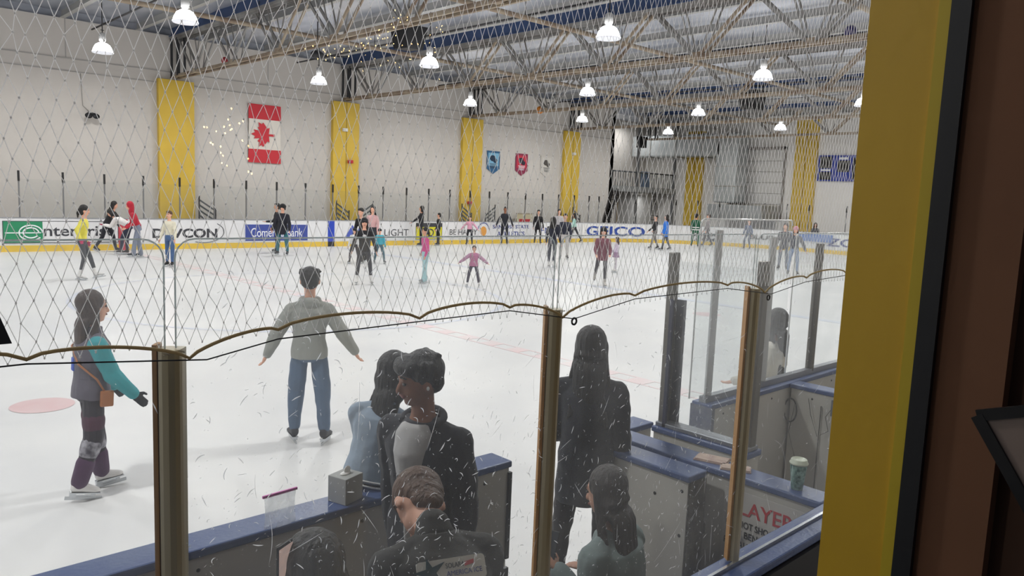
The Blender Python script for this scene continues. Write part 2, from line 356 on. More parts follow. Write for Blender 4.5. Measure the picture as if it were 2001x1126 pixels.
lamplab = {(1, 0): 'bright white pendant lamp, leftmost, above the blank left wall', (1, 1): 'bright pendant lamp at the top left, just left of the first truss',
 (2, 0): 'bright pendant lamp between the flag and the second pillar', (2, 1): 'bright pendant lamp below the black loudspeaker', (2, 2): 'largest bright pendant lamp near the top centre right',
 (3, 0): 'bright pendant lamp in front of the third yellow pillar', (3, 1): 'bright pendant lamp directly under the largest lamp', (3, 2): 'bright pendant lamp high at the right near the yellow post',
 (4, 0): 'small bright pendant lamp left of the small dark wall speaker', (4, 1): 'bright pendant lamp just above the silver duct', (5, 0): 'small bright pendant lamp in front of the silver duct', (5, 1): 'small bright pendant lamp left of the end wall yellow pillar'}
for i in range(-1, 6):
    for j in range(4):
        x = 7.1 + 7.32 * (i - 1); y = (26.2, 19.4, 12.3, 5.4)[j]
        if first: o = lp; first = False
        else: o = copy_tree(lp)
        o.location = (x, y, 6.22); o['label'] = lamplab.get((i, j), 'bright white dome pendant lamp over the near ice, outside the picture'); o['group'] = 'pendant lamps over the ice'

# ================================================================== far boards
def wallstrip(path, z0, z1, t, name, m, parent):
    b = MB(); n = len(path); out = []
    for i, p_ in enumerate(path):
        d = (path[min(i + 1, n - 1)] - path[max(i - 1, 0)]).normalized(); nrm = Vector((-d.y, d.x, 0)); out.append(p_ + nrm * t)
    vs = []
    for p_, q in zip(path, out): vs += [(p_.x, p_.y, z0), (p_.x, p_.y, z1), (q.x, q.y, z1), (q.x, q.y, z0)]
    fs = [(4 * i + k, 4 * i + (k + 1) % 4, 4 * i + 4 + (k + 1) % 4, 4 * i + 4 + k) for i in range(n - 1) for k in range(4)]
    fs += [(0, 1, 2, 3), tuple(4 * (n - 1) + k for k in (3, 2, 1, 0))]
    b.add(vs, fs); return b.build(name, m, parent)
boards = empty('dasher_boards', 'long white rink boards with advertisements along the far side and end', 'boards')
path = rink_path(0.0); path.append(Vector((16.0, YN, 0)))
wallstrip(path, 0.0, 1.06, 0.12, 'board_panel', M_board, boards)
wallstrip([p_ for p_ in rink_path(-0.012)] , 0.0, 0.2, 0.012, 'kick_plate', M_kick, boards)
wallstrip(rink_path(-0.01), 1.06, 1.09, 0.16, 'cap_rail', mat('cap grey', '8d8f92', 0.5), boards)
M_txt = mat('dark lettering', '3a3b40', 0.6); M_txb = mat('blue lettering', '2e3f86', 0.6); M_txw = mat('white lettering', 'eef0f4', 0.6)
YB = YF - 0.006
def advert(x0, x1, z0, z1, m, label, frame=None):
    b = MB(); b.box((x0, YB - 0.004, z0), (x1, YB, z1)); o = b.build('advertisement', m, boards); o['label'] = label
    if frame:
        b = MB(); w = 0.02
        for lo, hi in (((x0, z0), (x1, z0 + w)), ((x0, z1 - w), (x1, z1)), ((x0, z0), (x0 + w, z1)), ((x1 - w, z0), (x1, z1))): b.box((lo[0], YB - 0.007, lo[1]), (hi[0], YB - 0.004, hi[1]))
        b.build('border', frame, o)
    return o
def bt(txt, par, x, z, h, w, m, **k): return lettering(txt, 'lettering', m, par, (x, YB - 0.006, z), (1, 0, 0), (0, 0, 1), h, w, 0.001, **k)
a = advert(4.66, 8.0, 0.27, 0.98, M_board, 'enterprise advertisement with a green block', M_txt)
b = MB(); b.box((4.68, YB - 0.008, 0.29), (5.75, YB - 0.004, 0.96)); b.build('green_block', mat('green sign', '24875c', 0.6), a)
q = MB()
for rr in (0.16, 0.24): q.tube([(5.42 + rr * 1.35 * math.cos(t * PI / 14), YB - 0.012, 0.6 + rr * math.sin(t * PI / 14)) for t in range(0, 26)], 0.022, 5)
q.box((4.72, YB - 0.014, 0.585), (5.7, YB - 0.009, 0.615)); q.build('emblem', M_txw, a)
bt('nterprise', a, 5.78, 0.38, 0.44, 2.1, M_txt, bold=0.015)
a = advert(9.0, 11.6, 0.2, 0.96, M_board, 'DEVCON advertisement in wide dark letters'); bt('DEVCON', a, 9.1, 0.40, 0.34, 2.3, M_txt, bold=0.035)
q = MB(); q.tube([(10.9 + 0.75 * math.cos(t), YB - 0.006, 0.62 + 0.4 * math.sin(t)) for t in [x_ * 0.15 - 2.0 for x_ in range(20)]], 0.012, 4); q.build('swoosh', M_txt, a)
a = advert(12.45, 15.1, 0.24, 0.92, mat('bank blue', '3a4a96', 0.6), 'blue Comerica Bank sign', M_txw); bt('Comerica Bank', a, 12.7, 0.42, 0.34, 2.15, M_txw)
b = MB(); b.box((16.0, YB - 0.006, 0.0), (16.3, YB - 0.002, 1.05)); o = b.build('blue_line_stripe', mat('stripe blue', '2443b4', 0.6), boards)
b = MB(); b.box((8.0, YB - 0.008, 0.0), (8.3, YB - 0.002, 1.05)); b.build('red_line_stripe', mat('stripe red', 'b7404c', 0.6), boards)
a = advert(16.7, 20.1, 0.22, 0.96, M_board, 'advertisement with a blue mountain and LIGHT lettering')
q = MB(); q.poly([(16.8, YB - 0.012, 0.38), (17.15, YB - 0.012, 0.9), (17.35, YB - 0.012, 0.62), (17.5, YB - 0.012, 0.78), (17.8, YB - 0.012, 0.38)], (0, 1, 0), 0.006); q.build('mountain', mat('mountain blue', '4a5cb0', 0.6), a)
bt('ALLLIGHT', a, 17.95, 0.42, 0.3, 2.1, M_txt)
a = advert(20.45, 21.95, 0.25, 1.0, mat('sign yellow', 'd9d227', 0.6), 'yellow sign with a black frame', M_txt)
b = MB(); b.box((20.45, YB - 0.009, 0.82), (21.95, YB - 0.004, 1.0)); b.build('top_band', M_txt, a); bt('SDY', a, 20.9, 0.38, 0.36, 0.9, M_txt, bold=0.01)
a = advert(22.3, 23.9, 0.3, 0.95, M_board, 'BE HAPPY advertisement'); bt('BE HAPPY', a, 22.4, 0.45, 0.26, 1.7, M_txt)
a = advert(24.1, 27.7, 0.3, 1.0, M_board, 'SAN JOSE STATE ATHLETICS advertisement')
bt('SAN JOSE STATE', a, 25.1, 0.69, 0.24, 2.5, M_txb, bold=0.02); bt('ATHLETICS', a, 25.4, 0.36, 0.24, 1.9, M_txb, bold=0.02)
q = MB(); q.ell((24.5, YB - 0.008, 0.62), (0.2, 0, 0), (0, 0.004, 0), (0, 0, 0.24)); q.build('helmet_emblem', mat('emblem orange', 'd99a4a', 0.6), a)
q = MB()
for k in range(12): t = 2.9 - k * 0.24; q.obox((24.5 + 0.36 * math.cos(t), YB - 0.008, 0.66 + 0.36 * math.sin(t)), (0.025, 0, 0), (0, 0.003, 0), (0, 0, 0.035))
q.build('crest', M_txb, a)
a = advert(28.4, 29.3, 0.35, 0.95, M_board, 'small red and blue logo board'); bt('FM', a, 28.5, 0.5, 0.3, 0.7, M_txb)
# the GEICO plate follows the start of the corner curve
def arc_point(s_, off=-0.02):    # distance along the far board measured from where the corner starts
    if s_ < 0: return Vector((XE - RC + s_, YF + off, 0)), Vector((1, 0, 0))
    a_ = PI / 2 - s_ / RC; r = RC + off
    return Vector((XE - RC + r * math.cos(a_), YF - RC + r * math.sin(a_), 0)), Vector((math.sin(a_), -math.cos(a_), 0))
def arc_word(txt, s0, z, h, w, m, label=None):
    o = lettering(txt, 'lettering', m, boards, (0, 0, 0), (1, 0, 0), (0, 1, 0), h, w, 0.001, bold=0.025)
    for v in o.data.vertices: p_, d = arc_point(s0 + v.co.x, -0.06 + v.co.z); v.co = (p_.x, p_.y, z + v.co.y)
    return o
def arc_plate(s0, s1, z0, z1, m, label, name='advertisement'):
    pts = [arc_point(s0 + (s1 - s0) * k / 12, -0.05)[0] for k in range(13)]
    o = wallstrip(pts, z0, z1, 0.008, name, m, boards); o['label'] = label; return o
arc_plate(-0.1, 4.5, 0.22, 1.0, M_white, 'GEICO advertisement in blue letters'); arc_word('GEICO', 0.25, 0.34, 0.56, 4.1, mat('geico blue', '2c4a9a', 0.6), '')
arc_word('.COM', 7.3, 0.5, 0.22, 1.3, M_txt, ''); arc_word('.COM', 7.3, 0.22, 0.2, 1.2, M_txt, ''); arc_word('BLUE', 10.4, 0.5, 0.26, 1.4, M_txt, '')
arc_plate(12.6, 15.2, 0.6, 1.0, mat('pale blue ad', '4f74b4', 0.6), 'blue advertisement near the curved corner')
def end_text(txt, y0, z, h, w, m): lettering(txt, 'lettering', m, boards, (XE - 0.02, y0, z), (0, -1, 0), (0, 0, 1), h, w, 0.002, bold=0.02)
b = MB(); b.box((XE - 0.014, 14.0, 0.25), (XE - 0.006, 18.6, 1.0)); o = b.build('advertisement', M_white, boards); o['label'] = 'end board advertisement with ZO letters'
end_text('ZONE', 18.3, 0.4, 0.44, 3.0, M_txb)
# stanchions and glass on the far boards
M_clear = glassy('far glass', 0.012, 0.02, 0.015)
def far_post(p_, label, k, top=2.55, two=False):
    t = empty('glass_stanchion', label, 'post', (p_.x, p_.y, 1.09), group='stanchions on the far boards')
    q = MB(); q.box((-0.02, -0.02, 0), (0.02, 0.02, top - 1.09)); q.build('post', mat('stanchion steel', '77787a', 0.4, 0.5), t)
    q = MB(); q.box((-0.028, -0.03, top - 1.09 - 0.32), (0.028, 0.03, top - 1.09 + 0.01)); q.build('post_cap', M_black, t)
    return t
xs = [4.0 + 0.0]
px_ = [37, 122, 203, 280, 350, 417, 480, 541, 597, 650, 702, 752, 795, 840, 882, 922, 960, 996, 1032, 1066, 1098, 1130, 1163]
prev = None
for k, px in enumerate(px_):
    x = 5.15 + 1.2325 * k
    far_post(Vector((x, YF + 0.06, 0)), 'thin black-tipped glass stanchion on the far boards, %s from the left edge' % ORD[k], k)
    q = MB(); q.box((x + 0.03, YF + 0.052, 1.09), (x + 1.2, YF + 0.064, 2.3)); o = q.build('plexiglass_shield', M_clear)
    tag(o, 'clear glass panel on the far boards right of the %s stanchion' % ORD[k], 'plexiglass shield', 'plexiglass shields on the far boards')
for k in range(11):
    p_, d = arc_point(1.2 + k * 1.24, 0.06)
    far_post(p_, 'thin glass stanchion on the curved corner boards, %s of the curve' % ORD[k], k)
for k in range(7):
    far_post(Vector((XE + 0.06, 17.4 - k * 1.9, 0)), 'thin glass stanchion on the end boards, %s from the corner' % ORD[k], k)

# ================================================================== things on the walls
t = empty('national_flag', 'red and white maple leaf flag hanging lengthwise on the wall', 'flag', (14.35, 30.56, 4.5))
def cloth(w, z0, z1, name, m, parent, amp=0.02, n=14, mz=6, xf=None):
    q = MB(); vs = []
    for side in (0, 1):
        for j in range(mz + 1):
            for i in range(n + 1):
                u = i / n; z = z0 + (z1 - z0) * j / mz; vs.append(((u - 0.5) * w, -0.02 - amp * (1 + math.sin(u * 9 + z * 1.3)) - side * -0.012, z))
    N = (n + 1) * (mz + 1); fs = []
    for s_ in (0, 1):
        for j in range(mz):
            for i in range(n): a0 = s_ * N + j * (n + 1) + i; fs.append((a0, a0 + 1, a0 + n + 2, a0 + n + 1))
    q.add(vs, fs, 0, True); return q.build(name, m, parent)
cloth(1.4, -1.17, -0.62, 'red_band', M_red, t); cloth(1.38, -0.62, 0.6, 'white_field', mat('flag white', 'd8d2c8', 0.8), t); cloth(1.42, 0.6, 1.2, 'red_band', M_red, t)
leaf = [(0, 1), (.13, .72), (.3, .8), (.24, .38), (.45, .55), (.5, .42), (.8, .48), (.68, .25), (.8, .15), (.42, -.15), (.48, -.3), (.06, -.24), (.08, -.65), (0, -.65)]
leaf = leaf + [(-x, y) for x, y in reversed(leaf[:-1])][:-1]
leaf = leaf[:13] + [(-.08, -.65)] + [(-x, y) for x, y in reversed(leaf[1:12])]
q = MB(); q.poly([(-y_ * 0.62, -0.085, x_ * 0.62 - 0.02) for x_, y_ in leaf], (0, 1, 0), 0.004); q.build('maple_leaf', M_red, t)
def banner(x, cols, label, z1=4.7, z0=3.5, w=0.92):
    t = empty('wall_banner', label, 'banner', (x, 30.57, 0), group='small pointed wall banners')
    q = MB(); q.poly([(-w / 2, 0, z1), (w / 2, 0, z1), (w / 2, 0, z0 + 0.28), (0, 0, z0), (-w / 2, 0, z0 + 0.28)], (0, -1, 0), 0.012); q.build('cloth', cols[0], t)
    q = MB(); q.box((-w * .4, -0.02, z0 + .42), (w * .4, -0.014, z1 - .1)); q.build('inner_field', cols[1], t)
    q = MB(); q.ell((-0.06, -0.022, z1 - 0.38), (0.2, 0, 0), (0, 0.004, 0), (0, 0, 0.16)); q.ell((0.12, -0.022, z1 - 0.5), (0.15, 0, 0), (0, 0.004, 0), (0, 0, 0.12)); q.build('emblem', cols[2], t)
    q = MB()
    for k in range(4): q.box((-0.26 + 0.03 * k, -0.024, z0 + 0.52 - 0.07 * k), (0.26 - 0.03 * k, -0.02, z0 + 0.55 - 0.07 * k))
    q.build('small_print', cols[3], t)
banner(27.08, (mat('bn1', '2f5f86', .8), mat('bn2', '7fb4d2', .8), mat('bn3', '24364c', .8), M_txt), 'pointed light blue banner, leftmost of the three small wall banners')
banner(29.15, (mat('bn4', '8a2f4c', .8), mat('bn5', 'c2374a', .8), mat('bn6', '33303c', .8), M_txw), 'pointed red banner, middle of the three small wall banners')
banner(31.1, (mat('bn7', 'cfcac2', .8), mat('bn8', 'd6d2ca', .8), mat('bn9', '55504c', .8), M_txt), 'pointed cream banner, rightmost of the three small wall banners')
# horn speaker and cable on the left wall
t = empty('horn_speaker', 'small dark twin horn loudspeaker on the left wall below a thin cable', 'loudspeaker', (7.8, 30.49, 4.65))
q = MB()
for s_ in (-1, 1): q.loft([((s_ * 0.02, -0.05, 0.06), (0.03, 0, 0), (0, 0, 0.03)), ((s_ * 0.12, -0.3, -0.06), (0.12, 0, 0), (0, 0.05, 0.1))], 10)
q.build('horn', M_dark, t); q = MB(); q.obox((0, -0.01, 0.03), (0.07, 0, 0), (0, 0.1, 0), (0, 0, 0.06)); q.build('bracket', M_alu, t)
q = MB(); q.tube([(0, 0.07, 0.1), (-0.2, 0.08, 0.3), (-0.25, 0.08, 1.4)], 0.012, 5); q.build('cable', mat('seam grey', 'a9a6a2'), t)
# emergency devices on pillars
for x, z, m_, lb in ((18.3, 3.62, M_red, 'small red alarm box on the second yellow pillar'), (18.0, 5.0, M_white, 'small white lamp box on the second yellow pillar'), (33.1, 4.95, M_white, 'small white box on the fourth yellow pillar'), (25.35, 1.95, M_red, 'small red and white notice low on the third yellow pillar')):
    q = MB(); q.box((-0.11, -0.12, -0.07), (0.11, 0, 0.07)); q.box((-0.05, -0.16, -0.05), (0.05, -0.12, 0.05)); o = q.build('wall_box', m_, loc=(x, 30.38, z)); tag(o, lb, 'wall box')
# stair handrails by the side exits
def stair_rail(x, y, flip, label):
    t = empty('stair_rail', label, 'railing', (x, y, 0), group='slanted stair railings behind the far boards')
    q = MB()
    for k in range(6): z = 0.75 + k * 0.2; q.bar((-0.32, 0, z), (0.32, 0, z - 0.42 * 1), 0.03, 0.06)
    q.build('slats', mat('railing grey', '4c5052', .6), t)
    for dx, zt in ((-0.32, 1.9), (0.32, 1.45)):
        q = MB(); q.tube([(dx, 0, 0), (dx, 0, zt)], 0.03, 6); q.build('post', M_dark, t)
    if flip: t.scale = (-1, 1, 1)
stair_rail(11.75, 30.0, False, 'slanted dark stair railing right of the first yellow pillar')
stair_rail(17.75, 30.0, False, 'slanted dark stair railing before the left edge of the second pillar')
stair_rail(19.0, 30.0, True, 'slanted dark stair railing right of the second yellow pillar')
stair_rail(24.9, 30.0, False, 'slanted dark stair railing before the left edge of the third pillar')
stair_rail(26.5, 30.0, True, 'slanted dark stair railing right of the third yellow pillar')
stair_rail(33.2, 30.0, False, 'slanted dark stair railing before the fourth yellow pillar')
# small table sign behind glass
t = empty('notice_board', 'low cream notice board with red lettering behind the far glass', 'sign', (29.3, 30.3, 0))
q = MB(); q.box((-0.6, -0.02, 0.9), (0.6, 0.02, 1.42)); q.build('panel', mat('cream', 'cfc2a0', .7), t)
q = MB(); q.box((-0.65, -0.03, 1.42), (0.65, 0.03, 1.47)); q.build('top_rail', M_rust, t)
q = MB(); q.box((-0.42, -0.03, 0.98), (0.42, -0.02, 1.15)); q.build('red_strip', M_red, t)
for dx in (-0.55, 0.5): q = MB(); q.box((dx, -0.02, 0), (dx + 0.05, 0.02, 0.9)); q.build('leg', M_dark, t)
# mezzanine
t = empty('mezzanine', 'grey mezzanine platform with a barred railing in the far corner', 'mezzanine', (37, 30.6, 0))
q = MB(); q.box((0.0, 0, 3.0), (6.7, 2.7, 3.25)); q.build('deck', M_wall2, t)
q = MB(); q.box((0.0, -0.05, 2.95), (6.7, 0.02, 3.3)); q.build('deck_edge', mat('deck edge', '8e908f', .6), t)
q = MB(); q.tube([(0.02, 0, 4.2), (6.6, 0, 4.2)], 0.05, 6); q.build('top_rail', mat('railing grey', '4c5052', .6), t)
for k in range(27): q = MB(); q.box((0.02 + k * 0.25, -0.015, 3.25), (0.05 + k * 0.25, 0.015, 4.2)); q.build('baluster', mat('railing grey', '4c5052', .6), t)
q = MB(); q.box((3.1, 0.1, 3.25), (3.9, 0.2, 4.3)); q.build('blue_box', mat('dull blue', '6d8099', .6), t)
for xx in (2.5, 6.5): q = MB(); q.box((xx, 0, 0), (xx + 0.14, 0.14, 7.8)); q.build('support_column', mat('railing grey2', '6b6d6e', .6), t)
q = MB(); q.box((3.9, 1.0, 0), (5.6, 2.6, 3.0)); q.build('storage_wall', M_wall2, t)
q = MB(); q.box((40.9, 33.2, 0), (42.7, 33.3, 2.25)); q.build('door_1', mat('door frame pale', 'b9a98c', .7)); bpy.data.objects['door_1']['kind'] = 'structure'
q = MB(); q.box((41.05, 33.16, 0), (42.55, 33.2, 2.12)); q.build('leaf', mat('brown door', '9a6a30', .6), bpy.data.objects['door_1'])
t = empty('ladder', 'dark step ladder standing under the mezzanine', 'ladder', (41.1, 30.4, 0))
for dx in (-0.2, 0.2): q = MB(); q.bar((dx, 0, 0), (dx, 0, 3.0), 0.04, 0.04); q.build('stile', M_dark, t)
for k in range(9): q = MB(); q.bar((-0.2, 0, 0.3 + k * 0.3), (0.2, 0, 0.3 + k * 0.3), 0.03, 0.03); q.build('rung', M_dark, t)
t = empty('staircase', 'dark steep steel stair leaning up to the mezzanine', 'staircase', (36.6, 30.2, 0))
for dy in (-0.1, 0.25): q = MB(); q.bar((-0.74, dy, 0.0), (0.35, dy, 3.1), 0.05, 0.16); q.build('stringer', M_dark, t)
q = MB()
for k in range(10): q.box((-0.6 + k * 0.095, -0.1, 0.5 + k * 0.27), (-0.35 + k * 0.095, 0.25, 0.54 + k * 0.27))
q.build('treads', M_dark, t)
# duct on end wall
m = mat('galvanised duct', 'c4c9ca', 0.4, 0.35, col2='a4aaac', vscale=1)
t = empty('air_duct', 'silver galvanised air duct bending down the end wall', 'duct', (0, 0, 0))
q = MB(); q.box((41.9, 26.2, 5.35), (43.2, 33.1, 6.75)); q.build('horizontal_run', m, t, bevel=0.1)
q = MB(); q.box((41.9, 25.0, 2.5), (43.2, 26.5, 6.75)); q.build('down_run', m, t, bevel=0.1)
q = MB()
for y_ in (27.5, 29.5, 31.5): q = MB(); q.box((41.86, y_, 5.3), (43.24, y_ + 0.05, 6.8)); q.build('flange', M_alu, t)
for z_ in (3.5, 4.7): q = MB(); q.box((41.86, 24.96, z_), (43.24, 26.54, z_ + 0.05)); q.build('flange', M_alu, t)
q = MB(); q.box((41.5, 22.9, 1.55), (43.2, 26.6, 2.4)); q.build('plenum', mat('plenum', '9ea2a3', .5, .3), t)
# roll-up door
t = empty('roll_up_door', 'white sectional roll-up door high on the end wall', 'door', (43.78, 24.6, 2.5))
for k in range(5): q = MB(); q.box((-0.1, -1.7, 0.02 + k * 0.66), (-0.04, 1.7, 0.66 + k * 0.66)); q.build('panel', mat('door panel white', 'd9d8d4', .6), t, bevel=0.012)
q = MB(); q.box((-0.12, -1.82, -1), (0, -1.7, 3.5)); q.box((-0.12, 1.7, -1), (0, 1.82, 3.5)); q.box((-0.12, -1.82, 3.35), (0, 1.82, 3.5)); q.build('track', mat('track grey', '8f8a84', .5), t)
q = MB(); q.box((43.7, 23.0, 0), (43.79, 26.3, 2.45)); tag(q.build('door_2', mat('beige opening', 'b7b3a8', .8)), kind='structure')
q = MB(); q.box((43.62, 23.15, 1.0), (43.7, 24.0, 2.3)); q.build('grille', mat('grille grey', '7a7b7a', .6), bpy.data.objects['door_2'])
# scoreboard
t = empty('scoreboard', 'blue scoreboard with dark score panels on the end wall', 'scoreboard', (43.75, 19.6, 0))
q = MB(); q.box((-0.15, -1.5, 3.98), (0, 1.1, 5.45)); q.build('case', mat('score blue', '2b3fa0', .5), t)
for y0, y1, z0, z1 in ((0.3, 1.0, 4.7, 5.38), (0.3, 1.0, 4.05, 4.5), (-0.75, -0.05, 4.5, 5.15), (-1.45, -0.9, 4.1, 5.3)): q = MB(); q.box((-0.17, y0, z0), (-0.15, y1, z1)); q.build('score_panel', M_black, t)
q = MB(); q.box((-0.175, 0.35, 4.55), (-0.152, 0.9, 4.65)); q.box((-0.175, -0.6, 5.2), (-0.152, -0.1, 5.33)); q.build('caption', M_txw, t)
# hanging loudspeakers, wall speaker
def hang_box(loc, sx, sy, sz, rz, label):
    t = empty('loudspeaker', label, 'loudspeaker', loc, rz)
    q = MB(); q.loft([((0, 0, -sz / 2), (sx * .62, 0, 0), (0, sy * .62, 0)), ((0, 0, sz / 2), (sx * .8, 0, 0), (0, sy * .8, 0))], 4, smooth=False); q.build('cabinet', M_black, t)
    q = MB()
    for s_ in (-1, 1): q.tube([(s_ * sx * .5, 0, sz * .4), (s_ * sx * .5, 0, sz * .75)], 0.02, 5)
    q.tube([(-sx * .55, 0, sz * .75), (sx * .55, 0, sz * .75)], 0.03, 5); q.tube([(0, 0, sz * .7), (0, 0, ZR + .55 - loc[2])], 0.015, 5); q.build('hanger_bracket', M_dark, t)
hang_box((14.4, 20.5, 7.2), 0.75, 0.5, 0.7, -0.75, 'large black loudspeaker hanging under the roof left of centre')
hang_box((28.0, 16.2, 6.55), 0.75, 0.5, 0.75, -0.75, 'black loudspeaker hanging before the end wall')
for zz, yy_, pw, lb in ((7.35, 32.1, 110, 'added white fill lamp under the roof above the mezzanine'), (2.8, 31.0, 45, 'added white fill lamp under the mezzanine deck')):  # two lamps added only to brighten the dim mezzanine recess
    t = empty('added_fill_lamp', lb, 'lamp', (40.3, yy_, zz)); q = MB(); q.tube([(-.7, 0, 0), (.7, 0, 0)], .03, 8); q.build('tube', M_white, t)
    q = MB(); q.box((-.75, -.06, .03), (.75, .06, .1)); q.box((-.03, -.03, .1), (.03, .03, .15 if zz < 5 else .4)); q.build('added_fixture', M_white, t)
    l = bpy.data.lights.new('added_fill_light', 'AREA'); l.shape = 'RECTANGLE'; l.size = 1.4; l.size_y = .1; l.energy = pw; o = bpy.data.objects.new('added_fill_light', l); COL.objects.link(o); o.parent = t; o.location = (0, 0, -.05)
q = MB(); q.box((-0.35, -0.3, -0.35), (0.35, 0, 0.35)); q.box((-0.3, -0.32, -0.02), (0.3, -0.3, 0.02)); o = q.build('wall_loudspeaker', M_black, loc=(39.9, 30.9, 6.15)); tag(o, 'square black loudspeaker in the far upper corner', 'loudspeaker')
def ball(loc, r, m, label):
    q = MB(); q.ell((0, 0, 0), (r, 0, 0), (0, r, 0), (0, 0, r), 18)
    for k in range(3):
        a_ = k * PI / 3; q.tube([(r * 1.002 * math.cos(t_) * math.cos(a_), r * 1.002 * math.cos(t_) * math.sin(a_), r * 1.002 * math.sin(t_)) for t_ in [j * PI / 12 for j in range(24)]], 0.006, 4, closed=True)
    tag(q.build('ball', m, loc=loc), label, 'ball')
ball((25.45, 25.6, 6.42 - 0.02), 0.17, mat('orange ball', 'c87a1e', .5), 'orange ball stuck on the lower chord of the third truss')
ball((18.1, 8.1, 6.5), 0.14, mat('purple ball', '2a2468', .4), 'dark purple ball caught on the second truss near the yellow post')
ball((10.77, 25.9, 6.5), 0.12, mat('red ball', 'a2272c', .5), 'small red ball caught on the first truss')
q = MB(); q.ell((0, 0, 0), (0.2, 0, 0), (0, 0.14, 0), (0, 0, 0.12)); q.tube([(0.15, 0, 0), (0.9, -0.2, 0.05)], 0.02, 5); q.tube([(0, 0, 0), (0, 0, 0.9)], 0.015, 5)
tag(q.build('roof_camera', M_dark, loc=(10.9, 19.9, 6.1)), 'small dark camera with an arm under the first truss', 'camera')

# ================================================================== near boards, bench area
def cap_block(name, label, cat, x0, x1, y0, y1, side_mat, z1=1.07, bolts=True, group=None):
    t = empty(name, label, cat, ((x0 + x1) / 2, (y0 + y1) / 2, 0), group=group); cx, cy = (x0 + x1) / 2, (y0 + y1) / 2
    q = MB(); q.box((x0 - cx + .012, y0 - cy + .012, 0), (x1 - cx - .012, y1 - cy - .012, z1 - 0.035)); q.build('panel', side_mat, t)
    q = MB(); q.box((x0 - cx, y0 - cy, z1 - 0.035), (x1 - cx, y1 - cy, z1)); q.build('cap_rail', M_blue, t, bevel=0.008)
    if bolts:
        q = MB(); L = max(x1 - x0, y1 - y0); n = max(2, int(L / 0.33))
        for k in range(n):
            f = (k + .5) / n
            if x1 - x0 > y1 - y0: q.ell((x0 - cx + f * (x1 - x0), y0 - cy + .011, z1 - .085), (.008, 0, 0), (0, .004, 0), (0, 0, .008), 8)
            else: q.ell((x0 - cx + .011, y0 - cy + f * (y1 - y0), z1 - .085), (.004, 0, 0), (0, .008, 0), (0, 0, .008), 8)
        q.build('bolt_heads', M_dark, t)
    return t
M_seam = mat('panel seam', '55534f', 0.8)
nb = cap_block('near_boards', 'grey rink boards with a blue cap between the bench and the ice', 'boards', -3.0, 2.58, 2.68, 2.84, M_boardg)
q = MB()
for x in (0.3, 1.45): q.box((x + .21, -0.0795, 0), (x + .216, -0.067, 1.0))
q.build('seam', M_seam, nb)
q = MB(); q.box((2.58 + .21 - .02, -.081, .55), (2.79 + .001, -.06, 1.01)); q.box((2.72, -.081, .1), (2.791, -.06, .5)); q.build('hinge_plate', mat('hinge grey', '3c3d40', .5, .4), nb)
cap_block('board_stub', 'short blue-capped board end just beyond the bench doorway', 'boards', 3.44, 3.74, 2.66, 2.82, M_boardg)
dv = cap_block('bench_divider', 'blue-capped partition carrying the red and black players sign', 'partition', 3.33, 3.49, 1.43, 2.655, M_boardg)
q = MB(); q.box((-.083, -.60, 0.40), (-.0795, -.13, 1.0)); sg = q.build('warning_sign', mat('sign white', 'c9c6c2', .4), dv); sg['label'] = 'white warning sign'
M_sr = mat('sign red', 'c03540', .5); M_sb = mat('sign black', '2b2a2c', .5)
def st(txt, y, z, h, w, m): lettering(txt, 'lettering', m, sg, (-.085, y, z), (0, -1, 0), (0, 0, 1), h, w, 0.0006, bold=0.012)
st('PLAYERS', -.17, .885, .075, .37, M_sr); st('DO NOT SHOOT PUCKS', -.15, .82, .034, .40, M_sb); st('AT BENCHES OR', -.185, .77, .034, .31, M_sb)
st('RESTAURANT WINDOWS', -.145, .715, .034, .44, M_sb); st('PLAYERS ARE', -.185, .66, .034, .30, M_sr); st('RESPONSIBLE', -.185, .61, .034, .30, M_sr)
dr = cap_block('bench_door', 'open bench door panel with blue cap swung towards the bench', 'door', 3.12, 3.28, 1.99, 2.5, M_boardg, bolts=False)
q = MB()
for z in (.98, .75, .5, .3): q.ell((-.069, -.21, z), (.003, 0, 0), (0, .009, 0), (0, 0, .009), 8)
for z in (.92,): q.ell((-.069, -.05, z), (.003, 0, 0), (0, .009, 0), (0, 0, .009), 8)
q.build('bolt_heads', M_dark, dr)
q = MB(); q.box((-.06, -.256, .0), (.075, -.240, 1.03)); q.build('edge_plate', mat('worn edge plate', '6d675f', .45, .3, col2='3d3a36', vscale=12), dr)
q = MB(); q.box((.066, -.24, .72), (.12, -.19, .78)); q.cap((.09, -.215, .75), (.11, -.215, .75), .028, .028, 8); q.build('latch', mat('latch dark', '3a342f', .5, .5), dr)
q = MB(); q.ell((.08, -.14, .32), (.035, 0, 0), (0, .035, 0), (0, 0, .04)); q.build('hinge', M_dark, dr)
gd = cap_block('penalty_box_door', 'half-open penalty box door with a tall glass pane on its blue cap', 'door', 3.67, 3.82, 1.99, 2.63, M_boardg, bolts=False)
M_plexi = glassy('scratched plexi', 0.05, 0.13, 0.02, scale=2.2); M_scr = translucify(mat('scratch white', 'eef0f4', 0.8), .6, 'f8f9fc')
